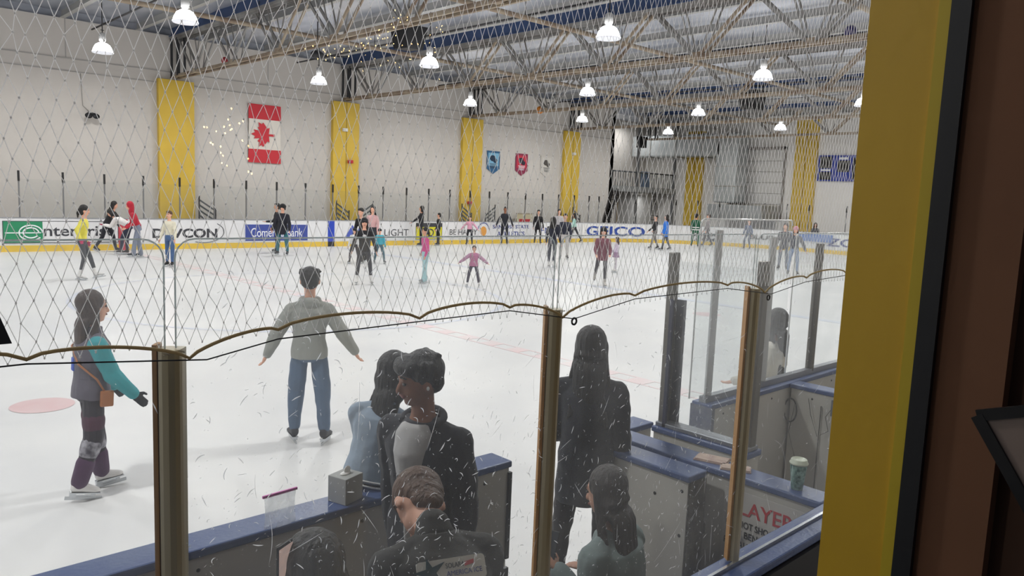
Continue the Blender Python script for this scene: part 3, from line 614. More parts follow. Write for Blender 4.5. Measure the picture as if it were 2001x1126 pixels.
def scratches(b, frame, n, seed, lmin=.004, lmax=.05, mi=1, area=None, dens=None):
    R_ = random.Random(seed); O, X, Z, N, w, h = frame   # origin corner, unit x, unit z, normal offset, size
    for _ in range(n):
        for _t in range(20):
            u, v = R_.random() * w, R_.random() * h
            if not dens or R_.random() < dens(u, v): break
        L = lmin * (lmax / lmin) ** (R_.random() ** 1.7); a = R_.gauss(1.0, .7) if R_.random() < .7 else R_.random() * PI; c = R_.gauss(0, 1.1) * (1 if L < .04 else .25); wd_ = L * R_.uniform(.02, .10); wd_ = min(max(wd_, .0003), .0011 if L < .04 else .0005)
        k = 5; pts = []; x, z = u, v
        for i in range(k + 1): pts.append((x, z, a)); a_ = a; x += math.cos(a) * L / k; z += math.sin(a) * L / k; a += c / k
        vs = []
        for i, (x, z, a_) in enumerate(pts):
            ww = wd_ * math.sin(PI * (i + .35) / (k + .7)); x = min(max(x, .01), w - .01); z = min(max(z, .01), h - .01)
            for s_ in (-1, 1): vs.append(O + X * (x - math.sin(a_) * ww * s_) + Z * (z + math.cos(a_) * ww * s_) + N)
        b.add(vs, [(2 * i, 2 * i + 1, 2 * i + 3, 2 * i + 2) for i in range(k)], mi)
q = MB(); q.box((-.005, -.28, 1.07), (.005, .28, 2.06)); scratches(q, (Vector((-.007, .27, 1.08)), Vector((0, -1, 0)), Vector((0, 0, 1)), Vector((-.0005, 0, 0)), .54, .96), 130, 5, .005, .06)
gp = q.build('glass_pane', [M_plexi, M_scr], gd)
for y_, lb in ((.285, 'pair of dark posts'), (-.285, 'dark post')):
    q = MB(); q.box((-.03, y_ - .022, 1.05), (.03, y_ + .022, 2.11)); o = q.build('pane_post', mat('dull post', '6f6c66', .4, .6), gd, bevel=.006)
q = MB(); q.box((-.05, .24, 1.06), (-.032, .262, 1.84)); q.box((.034, .22, 1.06), (.06, .275, 1.83)); q.build('lock_bar', mat('navy bar', '33364a', .5), gd)
q = MB(); q.box((-.05, -.31, 1.07), (.05, .31, 1.095)); q.build('sill_channel', mat('sill', '8d9096', .35, .5), gd, bevel=.005)
# penalty box boards, right
M_frost = mat('frosted post', 'c9cbcc', .35, .3)
pb = cap_block('penalty_boards', 'blue-capped rink boards carrying glass at the right of the doorway', 'boards', 4.38, 16.0, 2.66, 2.82, M_boardg)
q = MB(); q.box((-5.81 - .004, -.085, 0), (-5.78, .085, 1.05)); q.build('end_plate', mat('navy scuffed', '4a5068', .5, col2='6b6f7c', vscale=14), pb)
q = MB(); q.box((-5.8, -.02, 1.07), (5.8, .03, 1.11)); q.build('glass_channel', mat('sill', '8d9096', .35, .5), pb)
pd = cap_block('penalty_box_partition', 'grey partition with a hanging cable coil and outlet', 'partition', 5.45, 5.6, -0.2, 2.66, M_boardg)
q = MB(); q.tube([(-.083 - .006, 1.40 + .05 * math.cos(a_ * PI / 12), .87 + .09 * math.sin(a_ * PI / 12)) for a_ in range(24)], .006, 6, closed=True); q.build('cable_coil', M_black, pd)
q = MB(); q.tube([(-.085, 1.27, .99), (-.09, 1.24, .87), (-.088, 1.18, .72), (-.088, 1.1, .78), (-.088, 1.13, .88), (-.088, 1.09, .95)], .0022, 5); q.tube([(-.085, 1.37, .93), (-.088, 1.4, .7), (-.088, 1.33, .5), (-.085, 1.26, .42)], .0018, 5); q.build('cable', M_black, pd)
q = MB(); q.box((-.083 - .02, .99, .9), (-.075, 1.09, 1.02)); q.build('outlet_box', mat('outlet grey', '6d7076', .5, .3), pd)
q = MB(); q.box((-.081, .55, .6), (-.076, .84, .68)); q.build('dark_sign', mat('dark plate', '4a4c50', .6), pd)
q = MB(); q.box((-.079, 1.17, 0), (-.074, 1.176, .95)); q.build('seam', M_seam, pd)
def stanch(x, y, zt, label, m, w=.045, z0=1.09):
    q = MB(); q.loft([((0, 0, 0), (w / 2, 0, 0), (0, w / 2, 0)), ((0, 0, zt - z0), (w / 2, 0, 0), (0, w / 2, 0))], 4 if m is M_frost else 8, smooth=False)
    q.box((-w * .62, -.006, 0), (w * .62, .006, zt - z0 - .01)); tag(q.build('glass_stanchion', m, loc=(x, y, z0)), label, 'post', 'stanchions on the penalty box boards')
M_post2 = mat('dull post', '6f6c66', .4, .6)
stanch(4.46, 2.75, 2.23, 'pale frosted glass stanchion at the doorway end of the penalty boards', M_frost, .06)
stanch(5.19, 2.75, 2.18, 'pale frosted glass stanchion behind the rightmost near post', M_frost, .06)
stanch(5.95, 2.75, 2.12, 'dull metal glass stanchion right of the person in the white jacket', M_post2, .07)
stanch(6.75, 2.75, 2.15, 'dull metal glass stanchion against the yellow post edge', M_post2, .07)
stanch(8.0, 2.75, 2.15, 'dull metal glass stanchion hidden by the yellow post', M_post2, .07)
for k, (x0, x1, zt, lb) in enumerate(((4.30, 5.55, 2.3, 'clear scratched glass pane with a bright top edge over the penalty boards'), (5.62, 6.72, 2.2, 'clear glass pane right of the person in the white jacket'), (6.8, 8.0, 2.2, 'clear glass pane beside the yellow post over the penalty boards'))):
    t = empty('plexiglass_shield', lb, 'glass panel', (x0, 2.79, 1.1), group='glass over the penalty boards')
    q = MB(); q.box((0, -.006, 0), (x1 - x0, .006, zt - 1.1)); scratches(q, (Vector((0, -.0075, 0)), Vector((1, 0, 0)), Vector((0, 0, 1)), Vector((0, 0, 0)), x1 - x0, zt - 1.1), 60, 20 + k)
    q.build('pane', [M_plexi, M_scr], t)
    q = MB(); q.tube([(0, 0, 0), (0, 0, zt - 1.14), (.012, 0, zt - 1.11), (.04, 0, zt - 1.1), (x1 - x0 - .03, 0, zt - 1.1), (x1 - x0, 0, zt - 1.14)], .006, 5); q.build('edge', mat('bright edge', 'f2f5f5', .2), t)
# bench floor and players bench
q = MB(); q.box((-3.0, 0.6, 0.0), (3.3, 2.66, 0.25)); struct(q, 'floor_bench', mat('bench rubber floor', '56524e', .9, var=.2))
q = MB(); q.box((2.56, 2.66, 0.0), (3.46, 2.86, 0.12)); struct(q, 'trim_11', mat('threshold', '9b948b', .6))
t = empty('players_bench', 'low grey players bench under the seated people', 'bench', (0.5, 1.66, .25))
q = MB(); q.box((-2.4, -.16, .22), (2.2, .10, .26)); q.build('seat', mat('bench plank', '8d857a', .7), t)
for x in (-2, -.5, 1.0, 2.1): q = MB(); q.box((x - .03, -.12, 0), (x + .03, .08, .22)); q.build('leg', M_dark, t)
# front rail under the near glass
fr = empty('front_rail', 'long blue-capped wall with chrome strip below the near glass', 'boards', (0, 1.36, 0))
q = MB(); q.box((-3.0, -.05, 0), (3.33, .05, 1.03)); q.build('panel', mat('dark brown wood', '4a382c', .6, var=.3), fr)
q = MB(); q.box((-3.0, -.075, 1.035), (3.36, .065, 1.07)); q.build('cap_rail', M_blue, fr, bevel=.008)
q = MB(); q.box((-3.0, -.002, 1.07), (3.33, .01, 1.082)); q.build('glass_channel', mat('chrome strip', 'd0d4d8', .25, .8), fr)
q = MB(); q.box((-3.0, -.085, .9), (3.3, -.05, 1.03)); q.build('dark_rail', mat('dark rail', '1f2128', .5), fr)

# near glass, posts, rope, cable and net
YG = 1.385
PX = (0.475, 1.465, 2.50)
M_npost = mat('reflection-tinted channel', 'd2cdbd', .38, .2, col2='aea07a', vscale=1.2, stretch=(6, 6, .6)); M_strip = mat('amber strip', 'b98a52', .6)  # tan in the channel colour stands for yellow reflected by the metal
M_nglass = glassy('scratched near glass', 0.035, 0.075, 0.02, scale=2.5)
for k, x in enumerate(PX):
    t = empty('glass_post', ('tan-tinted metal post, leftmost of the three near posts', 'tan-tinted metal post in the middle of the three near posts', 'tan-tinted metal post, rightmost near post beside the doors')[k], 'post', (x, YG, 1.08), group='near glass posts')
    q = MB(); H_ = 2.105 - 1.08
    prof = [(-.019, .02), (-.019, -.010), (-.016, -.018), (-.008, -.024), (.003, -.026), (.013, -.023), (.019, -.015), (.021, -.006), (.021, .02)]
    c_, s_ = math.cos(-.62), math.sin(-.62); pr = [(a_ * c_ - b_ * s_, a_ * s_ + b_ * c_) for a_, b_ in prof]; n = len(pr)
    q.add([(a_, b_, 0) for a_, b_ in pr] + [(a_, b_, H_) for a_, b_ in pr], [(i, (i + 1) % n, (i + 1) % n + n, i + n) for i in range(n)] + [tuple(range(n))[::-1], tuple(range(n, 2 * n))])
    q.build('channel', M_npost, t)
    q = MB(); a_, b_ = -.0235, .0
    q.obox((a_ * c_ - b_ * s_, a_ * s_ + b_ * c_, H_ / 2 + .004), (c_ * .004, s_ * .004, 0), (-s_ * .015, c_ * .015, 0), (0, 0, H_ / 2 + .004)); q.build('gasket_strip', M_strip, t)
    q = MB(); q.tube([(.02 * math.cos(j * .7), -.005 + .02 * math.sin(j * .9), H_ - .004 + .004 * math.sin(j)) for j in range(22)], .0008, 4); q.build('tie_wire', mat('wire', 'b9b2a0', .5), t)
    ZC = 2.086 - 1.08
    if k == 0: continue
    q = MB(); q.tube([(.036 + .009 * math.cos(j * PI / 6), -.04, ZC - .012 + .009 * math.sin(j * PI / 6)) for j in range(12)], .0028, 6, closed=True); q.build('eye_bolt', M_dark, t)
def dens(u, v): return .35 + .65 * max(0, min(1, (1.25 - v) / .9))
plab = ('near glass panel at the left edge in front of the teal-sleeved skater', 'near glass panel between the left and middle posts', 'near glass panel between the middle and right posts', 'near glass panel between the right post and the yellow post')
for k, (x0, x1, ns) in enumerate(((-.75, .465, 110), (.484, 1.457, 1900), (1.475, 2.488, 1300), (2.506, 3.3, 260))):
    t = empty('plexiglass_shield', plab[k], 'glass panel', (x0, YG, 1.083), group='scratched near glass panels'); w, h = x1 - x0, 2.3 - 1.083
    q = MB(); pts = [(0, 0)]; R_ = .035
    pts += [(w, 0)] + [(w - R_ + R_ * math.cos(a_ * PI / 10), h - R_ + R_ * math.sin(a_ * PI / 10)) for a_ in range(6)] + [(R_ - R_ * math.sin(a_ * PI / 10), h - R_ + R_ * math.cos(a_ * PI / 10)) for a_ in range(6)]
    q.poly([(a_, .005, b_) for a_, b_ in pts], (0, -1, 0), .01)
    scratches(q, (Vector((0, -.0065, 0)), Vector((1, 0, 0)), Vector((0, 0, 1)), Vector((0, 0, 0)), w, h - .05), ns, 40 + k, .0025, .026, dens=dens)
    scratches(q, (Vector((0, -.0067, 0)), Vector((1, 0, 0)), Vector((0, 0, 1)), Vector((0, 0, 0)), w, h - .3), 26, 60 + k, .05, .18)
    q.build('pane', [M_nglass, M_scr], t)
    q = MB(); q.tube([(a_, 0, b_) for a_, b_ in pts[1:]] + [(0, 0, 0)], .0016, 5); q.build('edge', translucify(mat('pane edge', 'd8dede', .3, .0), .75), t)
YNET = 1.34
M_net = translucify(mat('net cord', 'f6f5f4', .5), .72, 'fcfcfc'); M_rope = translucify(mat('tan rope', 'cdbb94', .8), .4)
q = MB(); DX, DZ = .0245, .0305; NXn, NZn = 150, 50; z0 = 2.112
R_ = random.Random(3); J = {}
def node(i, j):
    if (i, j) not in J:
        x = .02 + i * DX / 2; z = z0 + j * DZ
        wob = .004 if R_.random() < .12 else .0012
        J[(i, j)] = Vector((x + R_.gauss(0, wob) + .006 * math.sin(z * 9 + x * 2), YNET + .006 * math.sin(x * 6) * math.cos(z * 4), z + R_.gauss(0, wob) + .008 * math.sin(x * 3.1)))
    return J[(i, j)]
def strand(b, a_, c_, r=.00064):
    d = (c_ - a_).normalized(); x = Vector((d.z, 0, -d.x)); y = Vector((0, 1, 0)); vs = []
    for p_ in (a_, c_):
        for t_ in (PI / 2, PI * 7 / 6, PI * 11 / 6): vs.append(p_ + x * r * math.cos(t_) + y * r * math.sin(t_))
    b.add(vs, [(0, 1, 4, 3), (1, 2, 5, 4), (2, 0, 3, 5)])
for j in range(NZn):
    for i in range(NXn * 2):
        if (i + j) % 2: continue
        for di in (-1, 1):
            if 0 <= i + di < NXn * 2: strand(q, node(i, j), node(i + di, j + 1))
        p_ = node(i, j); r_ = .0019
        q.add([p_ + Vector(v) * r_ for v in ((1, 0, 0), (0, 1, 0), (-1, 0, 0), (0, -1, 0), (0, 0, 1.3), (0, 0, -1.3))], [(0, 1, 4), (1, 2, 4), (2, 3, 4), (3, 0, 4), (1, 0, 5), (2, 1, 5), (3, 2, 5), (0, 3, 5)])
tag(q.build('protective_netting', M_net), 'pale diamond-mesh safety netting hanging above the near glass', 'netting')
dips = [(.245, 2.121), (.49, 2.094), (.655, 2.13), (.985, 2.125), (1.255, 2.13), (1.445, 2.09), (1.745, 2.13), (2.24, 2.135), (2.49, 2.095), (2.80, 2.135), (3.15, 2.14), (3.5, 2.14)]
dips = [(-.05, 2.121)] + dips; pts = []
for (xa, za), (xb, zb) in zip(dips[:-1], dips[1:]):
    L = xb - xa
    for k in range(12): f = k / 12; pts.append((xa + L * f, YNET - .004, za + (zb - za) * f + min(.022, .06 * L + .005) * (math.sin(PI * f) ** .55 if 0 < f < 1 else 0)))
q = MB(); q.tube(pts, .0032, 6); tag(q.build('net_rope', M_rope), 'tan scalloped rope along the lower edge of the netting', 'rope')
q = MB(); cp = [(-.2, 2.112), (.245, 2.114), (.52, 2.088), (.655, 2.112), (.985, 2.118), (1.255, 2.122), (1.49, 2.083), (1.745, 2.12), (2.24, 2.124), (2.535, 2.088), (2.80, 2.12), (3.15, 2.13), (3.5, 2.13)]
q.tube([(a_, YNET - .004, b_) for a_, b_ in cp], .0014, 5); tag(q.build('support_cable', M_dark), 'thin black steel cable running below the net rope', 'cable')
# window of the viewing room
XJ = 1.30
q = MB(); q.box((XJ, .445, .9), (XJ + .12, .553, 3.7)); q.box((XJ - .0, .43, .9), (XJ + .12, .445, 3.7)); struct(q, 'window_1', mat('jamb yellow', 'd0a728', .5, var=.08, vscale=3, bump=.03, bscale=30))
q = MB(); q.box((XJ - .004, .427, .9), (XJ + .1, .447, 3.7)); struct(q, 'trim_12', mat('olive yellow bead', 'c4ab28', .5))
q = MB(); q.box((XJ - .012, .399, .9), (XJ + .12, .427, 3.7)); q.box((-1.6, .399, .9), (XJ, .427, 1.0)); struct(q, 'window_frame_strip', mat('black window gasket', '17181b', .5)); bpy.data.objects['window_frame_strip'].name = 'trim_13'
q = MB(); q.box((XJ, .302, .9), (XJ + .2, .399, 3.7)); struct(q, 'wall_right_inner', mat('brown wall', '7a5238', .8, var=.1))
q = MB(); q.box((XJ + .03, -.9, .9), (XJ + .2, .302, 3.7)); struct(q, 'wall_right', mat('dark brown wall', '4f3424', .8))
# framed display on the right
t = empty('framed_display', 'dark-framed glossy panel tilted at the right edge of the picture', 'display', (1.24, .30, 2.06))
A_ = onx(1910, 812, 1.22); B_ = onx(2040, 800, 1.22); C_ = onx(2040, 1045, 1.22); t.location = A_
o_ = Vector((0, 0, 0)); vb = B_ - A_; vc = C_ - A_
q = MB(); q.poly([o_, vb, vb * 1.6 + vc * .6, vc * 1.2], (1, 0, 0), .012); q.build('panel', mat('beige glossy', '8a7a70', .15), t)
q = MB(); q.bar(o_, vb * 1.6, .016, .007, up=(1, 0, 0)); q.bar(o_, vc * 1.2, .016, .009, up=(1, 0, 0)); q.build('frame', M_black, t)

# ================================================================== people
SKIN = {k: mat('skin ' + k, c, .55) for k, c in (('light', 'd9a58c'), ('mid', 'b9805f'), ('brown', '8a5a42'), ('tan', 'c8967a'))}
HAIR = {k: mat('hair ' + k, c, .5, bump=.8, bscale=60, stretch=(1, 1, .12), var=.3, vscale=30) for k, c in (('black', '16130f'), ('dark', '231a16'), ('brown', '5a3d28'), ('umber', '3a261c'), ('grey', '6a6460'))}
def cm(c, bump=.25): return mat('cloth ' + c, c, .85, bump=bump, bscale=18, var=.12, vscale=9, sheen=.1)
M_blade = mat('blade steel', 'c5c9cc', .25, .9); M_lip = mat('lips', '8a4a42', .5); M_eye = mat('eye dark', '120d0b', .3)
def rotx(v, a): return Matrix.Rotation(a, 3, 'X') @ v
def person(label, foot, yaw, h=1.65, voxel=.016, lean=0, side=0, twist=0, legs=((0, 3, 0), (0, 3, 0)), arms=((8, 12, 15, 5), (8, 12, 15, 5)), head=(0, 0, 0),
           skin='light', hair=('short', 'black'), top='2b2b30', bottom='26262c', fit=.010, hem=.04, sleeves=None, legfit=.012, flare=0, skate='1c1c1e', boots=True, glove=None, hood=None, sit=None,
           cat='person', skirt=None, group=None, fold=0, topname='jacket', foldscale=.1, toe=10, stretch=0.0, headscale=1.0, hat=None, faceparts=False, fingers=True, onesleeve=None):
    # legs: per side (L, R): thigh pitch, outward, knee bend;   arms: upper pitch, outward, elbow bend forward, elbow inward
    t = empty('person', label, cat, (0, 0, 0), yaw, group)
    D = math.radians; X0 = Vector((1, 0, 0)); s = h
    bh = .06 if boots else 0.0
    def dv(p, o, sd): return Vector((sd * math.sin(D(o)), math.cos(D(o)) * math.sin(D(p)), -math.cos(D(o)) * math.cos(D(p))))
    hip, knee, ank, ftd = {}, {}, {}, {}
    for i, sd in ((0, -1), (1, 1)):
        th, out, kb = legs[i]; hp = Vector((sd * .052 * s, 0, -.01 * s)); k = hp + dv(th, out, sd) * .245 * s; a = k + dv(th - kb, out * .6, sd) * .235 * s
        hip[i], knee[i], ank[i] = hp, k, a; ftd[i] = max(-.75, min(.9, D((th - kb) * .6 if boots and sit is None else 0)))
    base = min(ank[0].z, ank[1].z); P0z = -base + .045 * s + bh
    if sit is not None: P0z = sit + .05 * s
    sh = Vector((0, 0, P0z))
    for dct in (hip, knee, ank):
        for i in (0, 1): dct[i] = dct[i] + sh
    low = 0 if ank[0].z < ank[1].z else 1
    off = Vector((ank[low].x, ank[low].y, 0)) if sit is None else Vector((0, 0, 0))
    if abs(ank[0].z - ank[1].z) < .06 * s and sit is None: off = (ank[0] + ank[1]) / 2; off.z = 0
    t.location = Vector(foot) - Matrix.Rotation(yaw, 3, 'Z') @ off
    Rt = Matrix.Rotation(-D(lean), 3, 'X') @ Matrix.Rotation(D(side), 3, 'Y')
    U = Rt @ Vector((0, 0, 1)); Xs = (Rt @ Matrix.Rotation(D(twist), 3, 'Z')) @ X0; Xm = (X0 + Xs).normalized(); P0 = sh.copy()
    def fwd(ax): return U.cross(ax).normalized()
    nb_ = P0 + U * .29 * s
    Rh = Matrix.Rotation(-D(lean * .55 + head[0]), 3, 'X') @ Matrix.Rotation(D(side * .5 + head[2]), 3, 'Y') @ Matrix.Rotation(D(head[1]), 3, 'Z')
    HU = Rh @ Vector((0, 0, 1)); HX = Rh @ X0; HF = HU.cross(HX); hs = s * headscale; hc = nb_ + HU * .102 * hs + U * .008 * s
    def torso(b, e, lo=-.05, hi=.275, n=18, fl=0):
        R = []
        prof = [(-.10, .086, .066), (-.05, .088, .066), (0, .085, .064), (.06, .073, .055), (.12, .076, .056), (.19, .090, .062), (.225, .094, .058), (.250, .080, .052), (.272, .050, .042), (.288, .036, .036), (.30, .032, .033)]
        for z, rx, ry in prof:
            if z < lo - .001 or z > hi + .03: continue
            ax = Xm if z < .1 else Xs; g = e * (1.0 if z < .25 else .5); ff = fl * max(0, (.0 - z)) * 2 if fl else 0
            upv = U if z > -.01 else (U * .4 + Vector((0, 0, .6))).normalized()
            R.append((P0 + upv * z * s, ax * (rx * s + g + ff), U.cross(ax).normalized() * (ry * s + g + ff)))
        if lo < -.1: R.insert(0, (P0 + (U * .4 + Vector((0, 0, .6))).normalized() * lo * s, Xm * (.088 * s + e + fl), U.cross(Xm).normalized() * (.068 * s + e + fl)))
        b.loft(R, n)
    shd, elb, wri, hd = {}, {}, {}, {}
    for i, sd in ((0, -1), (1, 1)):
        up_, out, eb, ein = arms[i]; S_ = P0 + U * (.250 * s - .75 * fit) + Xs * sd * (.096 * s + .25 * fit)
        tf = Matrix((Xs, U.cross(Xs).normalized(), U)).transposed() if lean < 40 else Matrix.Identity(3)
        d1 = tf @ dv(up_, out, sd); E_ = S_ + d1 * .165 * s; d2 = tf @ dv(up_ + eb, out - ein, sd); W_ = E_ + d2 * .145 * s
        shd[i], elb[i], wri[i], hd[i] = S_, E_, W_, d2
    # body
    b = MB(); torso(b, -.002)
    b.cap(nb_ - U * .02 * s, hc - HU * .03 * s - HF * .006 * s, .033 * s, .030 * hs)
    b.ell(hc + HU * .008 * hs - HF * .006 * hs, HX * .047 * hs, HF * .058 * hs, HU * .062 * hs)
    b.ell(hc - HU * .026 * hs + HF * .014 * hs, HX * .038 * hs, HF * .040 * hs, HU * .045 * hs)
    b.ell(hc - HU * .055 * hs + HF * .034 * hs, HX * .017 * hs, HF * .014 * hs, HU * .013 * hs)
    b.cap(hc + HU * .004 * hs + HF * .050 * hs, hc - HU * .019 * hs + HF * .060 * hs, .0065 * hs, .0095 * hs, 8)
    b.cap(hc + HU * .014 * hs + HF * .047 * hs - HX * .018 * hs, hc + HU * .014 * hs + HF * .047 * hs + HX * .018 * hs, .007 * hs, .007 * hs, 8)
    for sd in (-1, 1): b.ell(hc - HU * .006 * hs + HX * sd * .048 * hs - HF * .004 * hs, HX * .007 * hs, HF * .011 * hs, HU * .018 * hs)
    hb = MB() if glove else b
    for i, sd in ((0, -1), (1, 1)):
        b.cap(shd[i], elb[i], .026 * s, .020 * s); b.cap(elb[i], wri[i], .020 * s, .0145 * s)
        d = hd[i]; x = d.cross(Vector((0, 0, 1))); x = x.normalized() if x.length > .2 else Vector((0, 1, 0)); nrm = x.cross(d).normalized(); w_ = wri[i]
        if abs(d.z) > .75: x = U.cross(Xs).normalized(); x = (x - d * x.dot(d)).normalized(); nrm = x.cross(d).normalized()
        g = .004 if glove else 0
        hb.ell(w_ + d * .028 * s, x * (.022 * s + g), nrm * (.011 * s + g), d * .036 * s)
        fr_ = max(.0052 * s + g, voxel * .62)
        curl = -nrm * sd
        for f_, (o_f, L) in enumerate(((-.016, .030), (-.0055, .036), (.0055, .034), (.016, .027))):
            a0 = w_ + d * .052 * s + x * o_f * s; a1 = a0 + (d + curl * .25).normalized() * L * .55 * s; a2 = a1 + (d + curl * .9).normalized() * L * .5 * s
            hb.cap(a0 - d * .01 * s, a1, fr_, fr_ * .95, 7); hb.cap(a1, a2, fr_ * .95, fr_ * .8, 7)
        tb = w_ + d * .02 * s + x * .018 * s; t1 = tb + (d * .6 + x * .8).normalized() * .022 * s; hb.cap(tb, t1, fr_ * 1.15, fr_, 7); hb.cap(t1, t1 + (d + x * .25).normalized() * .018 * s, fr_, fr_ * .85, 7)
        b.cap(hip[i], knee[i], .042 * s, .028 * s); b.cap(knee[i], ank[i], .029 * s, .018 * s)
        if not boots: b.cap(ank[i] - Vector((0, 0, .015 * s)), ank[i] + Vector((0, .09 * s, -.03 * s)), .02 * s, .016 * s)
    fuse(b, 'body', SKIN[skin], t, max(.006, voxel))
    if glove: fuse(hb, 'gloves', cm(glove), t, max(.006, voxel * .8))
    if faceparts:
        for sd in (-1, 1):
            q = MB(); q.ell(hc + HU * .004 * hs + HX * sd * .019 * hs + HF * .049 * hs, HX * .008 * hs, HF * .005 * hs, HU * .004 * hs, 8); q.build('eye', M_eye, t)
            q = MB(); q.cap(hc + HU * .021 * hs + HX * sd * .009 * hs + HF * .053 * hs, hc + HU * .022 * hs + HX * sd * .03 * hs + HF * .046 * hs, .0028 * hs, .0018 * hs, 6); q.build('eyebrow', HAIR['black'], t)
        q = MB(); q.cap(hc - HU * .034 * hs - HX * .012 * hs + HF * .052 * hs, hc - HU * .034 * hs + HX * .012 * hs + HF * .052 * hs, .005 * hs, .005 * hs, 7); q.build('mouth', M_lip, t)
    # hair / headgear
    st_, hcol = hair; b = MB(); hr = .060 * hs
    def skull(k=1.0, back=-.014, up=.022, zz=.056): b.ell(hc + HU * up * hs + HF * back * hs, HX * .053 * hs * k, HF * .056 * hs * k, HU * zz * hs * k)
    if st_ != 'none':
        if st_ == 'short': skull(1.03); b.ell(hc - HU * .034 * hs - HF * .03 * hs, HX * .036 * hs, HF * .022 * hs, HU * .03 * hs); b.ell(hc + HU * .052 * hs + HF * .012 * hs, HX * .042 * hs, HF * .045 * hs, HU * .025 * hs); b.ell(hc - HU * .01 * hs - HF * .032 * hs, HX * .044 * hs, HF * .028 * hs, HU * .035 * hs)
        elif st_ == 'mop':
            skull(1.03); b.ell(hc + HU * .044 * hs + HF * .026 * hs, HX * .046 * hs, HF * .040 * hs, HU * .028 * hs); b.ell(hc - HU * .006 * hs - HF * .036 * hs, HX * .048 * hs, HF * .03 * hs, HU * .04 * hs)
            for k in range(16):
                a_ = k * .39; c_ = hc + HU * (.045 + .015 * math.sin(k * 2.3)) * hs + HX * math.sin(a_) * .046 * hs + HF * math.cos(a_) * .05 * hs; b.cap(c_, c_ + (HX * math.sin(a_) * .6 + HF * math.cos(a_) * .6 - HU * .5 + HU * .5 * math.sin(k * 5.1)) * .016 * hs, .012 * hs, .006 * hs, 7)
        else:
            skull(1.08); b.ell(hc - HU * .02 * hs - HF * .03 * hs, HX * .052 * hs, HF * .034 * hs, HU * .055 * hs)
            Ln = {'long': .20, 'verylong': .30, 'bob': .085, 'pony': .0}[st_] * s; dn = (-U * .85 - Vector((0, 0, .15))).normalized(); bk = -fwd(Xs)
            if st_ != 'pony':
                R = []
                for k in range(7):
                    f = k / 6; c_ = (hc - HF * .018 * hs) * (1 - min(1, f * 2)) + (nb_ + bk * .04 * s + U * .03 * s) * min(1, f * 2) if f < .5 else nb_ + bk * (.046 + .012 * f) * s + U * .03 * s + dn * (f - .5) * 2 * Ln
                    w_ = (.054, .062, .064, .062, .06, .052, .036)[k]; d_ = (.05, .05, .042, .032, .028, .022, .012)[k]; R.append((c_, HX * w_ * s, (bk if f > .3 else HF) * d_ * s))
                b.loft(R, 14)
                if voxel < .012:
                    wr = random.Random(int(s * 1000)); ce, ax_, ay_ = R[-2]
                    for k in range(14): f_ = wr.uniform(-1, 1); p1 = ce + ax_ * f_ * 1.1; p2 = p1 + dn * wr.uniform(.03, .075) * s + ax_ * f_ * .35 + ay_ * wr.uniform(-.3, .8); b.cap(p1 - dn * .03 * s, p2, .011 * s, .0055 * s, 6)
                    for sd in (-1, 1):
                        for k in range(3): p1 = hc + HX * sd * .048 * hs - HU * .02 * hs; p2 = nb_ + HX * sd * (.06 + .012 * k) * s - U * (.02 + .03 * k) * s + HF * (.012 - .02 * k) * s; b.cap(p1, p2, .012 * s, .0065 * s, 6)
                for sd in (-1, 1): b.cap(hc + HX * sd * .046 * hs + HU * .01 * hs, hc + HX * sd * .05 * hs - HU * .075 * hs + HF * .004 * hs, .016 * hs, .014 * hs)
            else:
                p1 = hc - HF * .062 * hs + HU * .015 * hs; p2 = p1 - HU * .06 * s - HF * .02 * s; p3 = p2 - Vector((0, 0, .07 * s)); b.cap(p1, p2, .018 * s, .02 * s); b.cap(p2, p3, .02 * s, .008 * s)
        fuse(b, 'hair', HAIR[hcol], t, max(.007, voxel * .9), fold=(.006 if st_ == 'mop' else .0025) if voxel < .012 else 0, fscale=.03)
    if hat:
        kind, c1 = hat; b = MB()
        b.ell(hc + HU * .03 * hs - HF * .006 * hs, HX * .060 * hs, HF * .066 * hs, HU * .056 * hs)
        if kind == 'cap': b.ell(hc + HU * .03 * hs + HF * .075 * hs, HX * .034 * hs, HF * .03 * hs, HU * .006 * hs)
        if kind == 'beanie': b.ell(hc + HU * .012 * hs - HF * .004 * hs, HX * .062 * hs, HF * .066 * hs, HU * .02 * hs)
        if kind == 'helmet': b.ell(hc + HU * .022 * hs - HF * .01 * hs, HX * .068 * hs, HF * .074 * hs, HU * .058 * hs); b.cap(hc + HX * .05 * hs, hc + HX * .05 * hs - HU * .04 * hs, .014 * hs, .012 * hs); b.cap(hc - HX * .05 * hs, hc - HX * .05 * hs - HU * .04 * hs, .014 * hs, .012 * hs)
        fuse(b, {'cap': 'baseball_cap', 'beanie': 'beanie', 'helmet': 'helmet'}[kind], cm(c1), t, max(.007, voxel * .9))
    # top
    b = MB(); sl = sleeves or top; armb = b if sl == top else MB()
    torso(b, fit, lo=-hem / s if hem > .1 * s else -hem, hi=.262, fl=.0)
    if sl is not None and sl != 'none':
        for i, sd in ((0, -1), (1, 1)):
            b.cap(P0 + U * .268 * s + Xs * sd * .03 * s, shd[i], .018 * s + fit * .5, .029 * s + fit * .7)
            ab_ = b if (onesleeve is not None and i != onesleeve) else armb
            ab_.cap(shd[i], elb[i], .030 * s + fit * .75, .026 * s + fit * .7); ab_.cap(elb[i], wri[i] - hd[i] * .004 * s, .026 * s + fit * .8, .019 * s + fit * .5)
    if hood == 'down': b.ell(nb_ - fwd(Xs) * .042 * s - U * .012 * s, Xs * .058 * s, fwd(Xs) * .034 * s, U * .036 * s); b.cap(nb_ + Xs * .04 * s + U * .0 * s, nb_ - Xs * .04 * s, .026 * s, .026 * s)
    if hood == 'collar': b.loft([(nb_ - U * .02 * s, Xs * .052 * s, fwd(Xs) * .048 * s), (nb_ + U * .022 * s, Xs * .046 * s, fwd(Xs) * .045 * s)], 14)
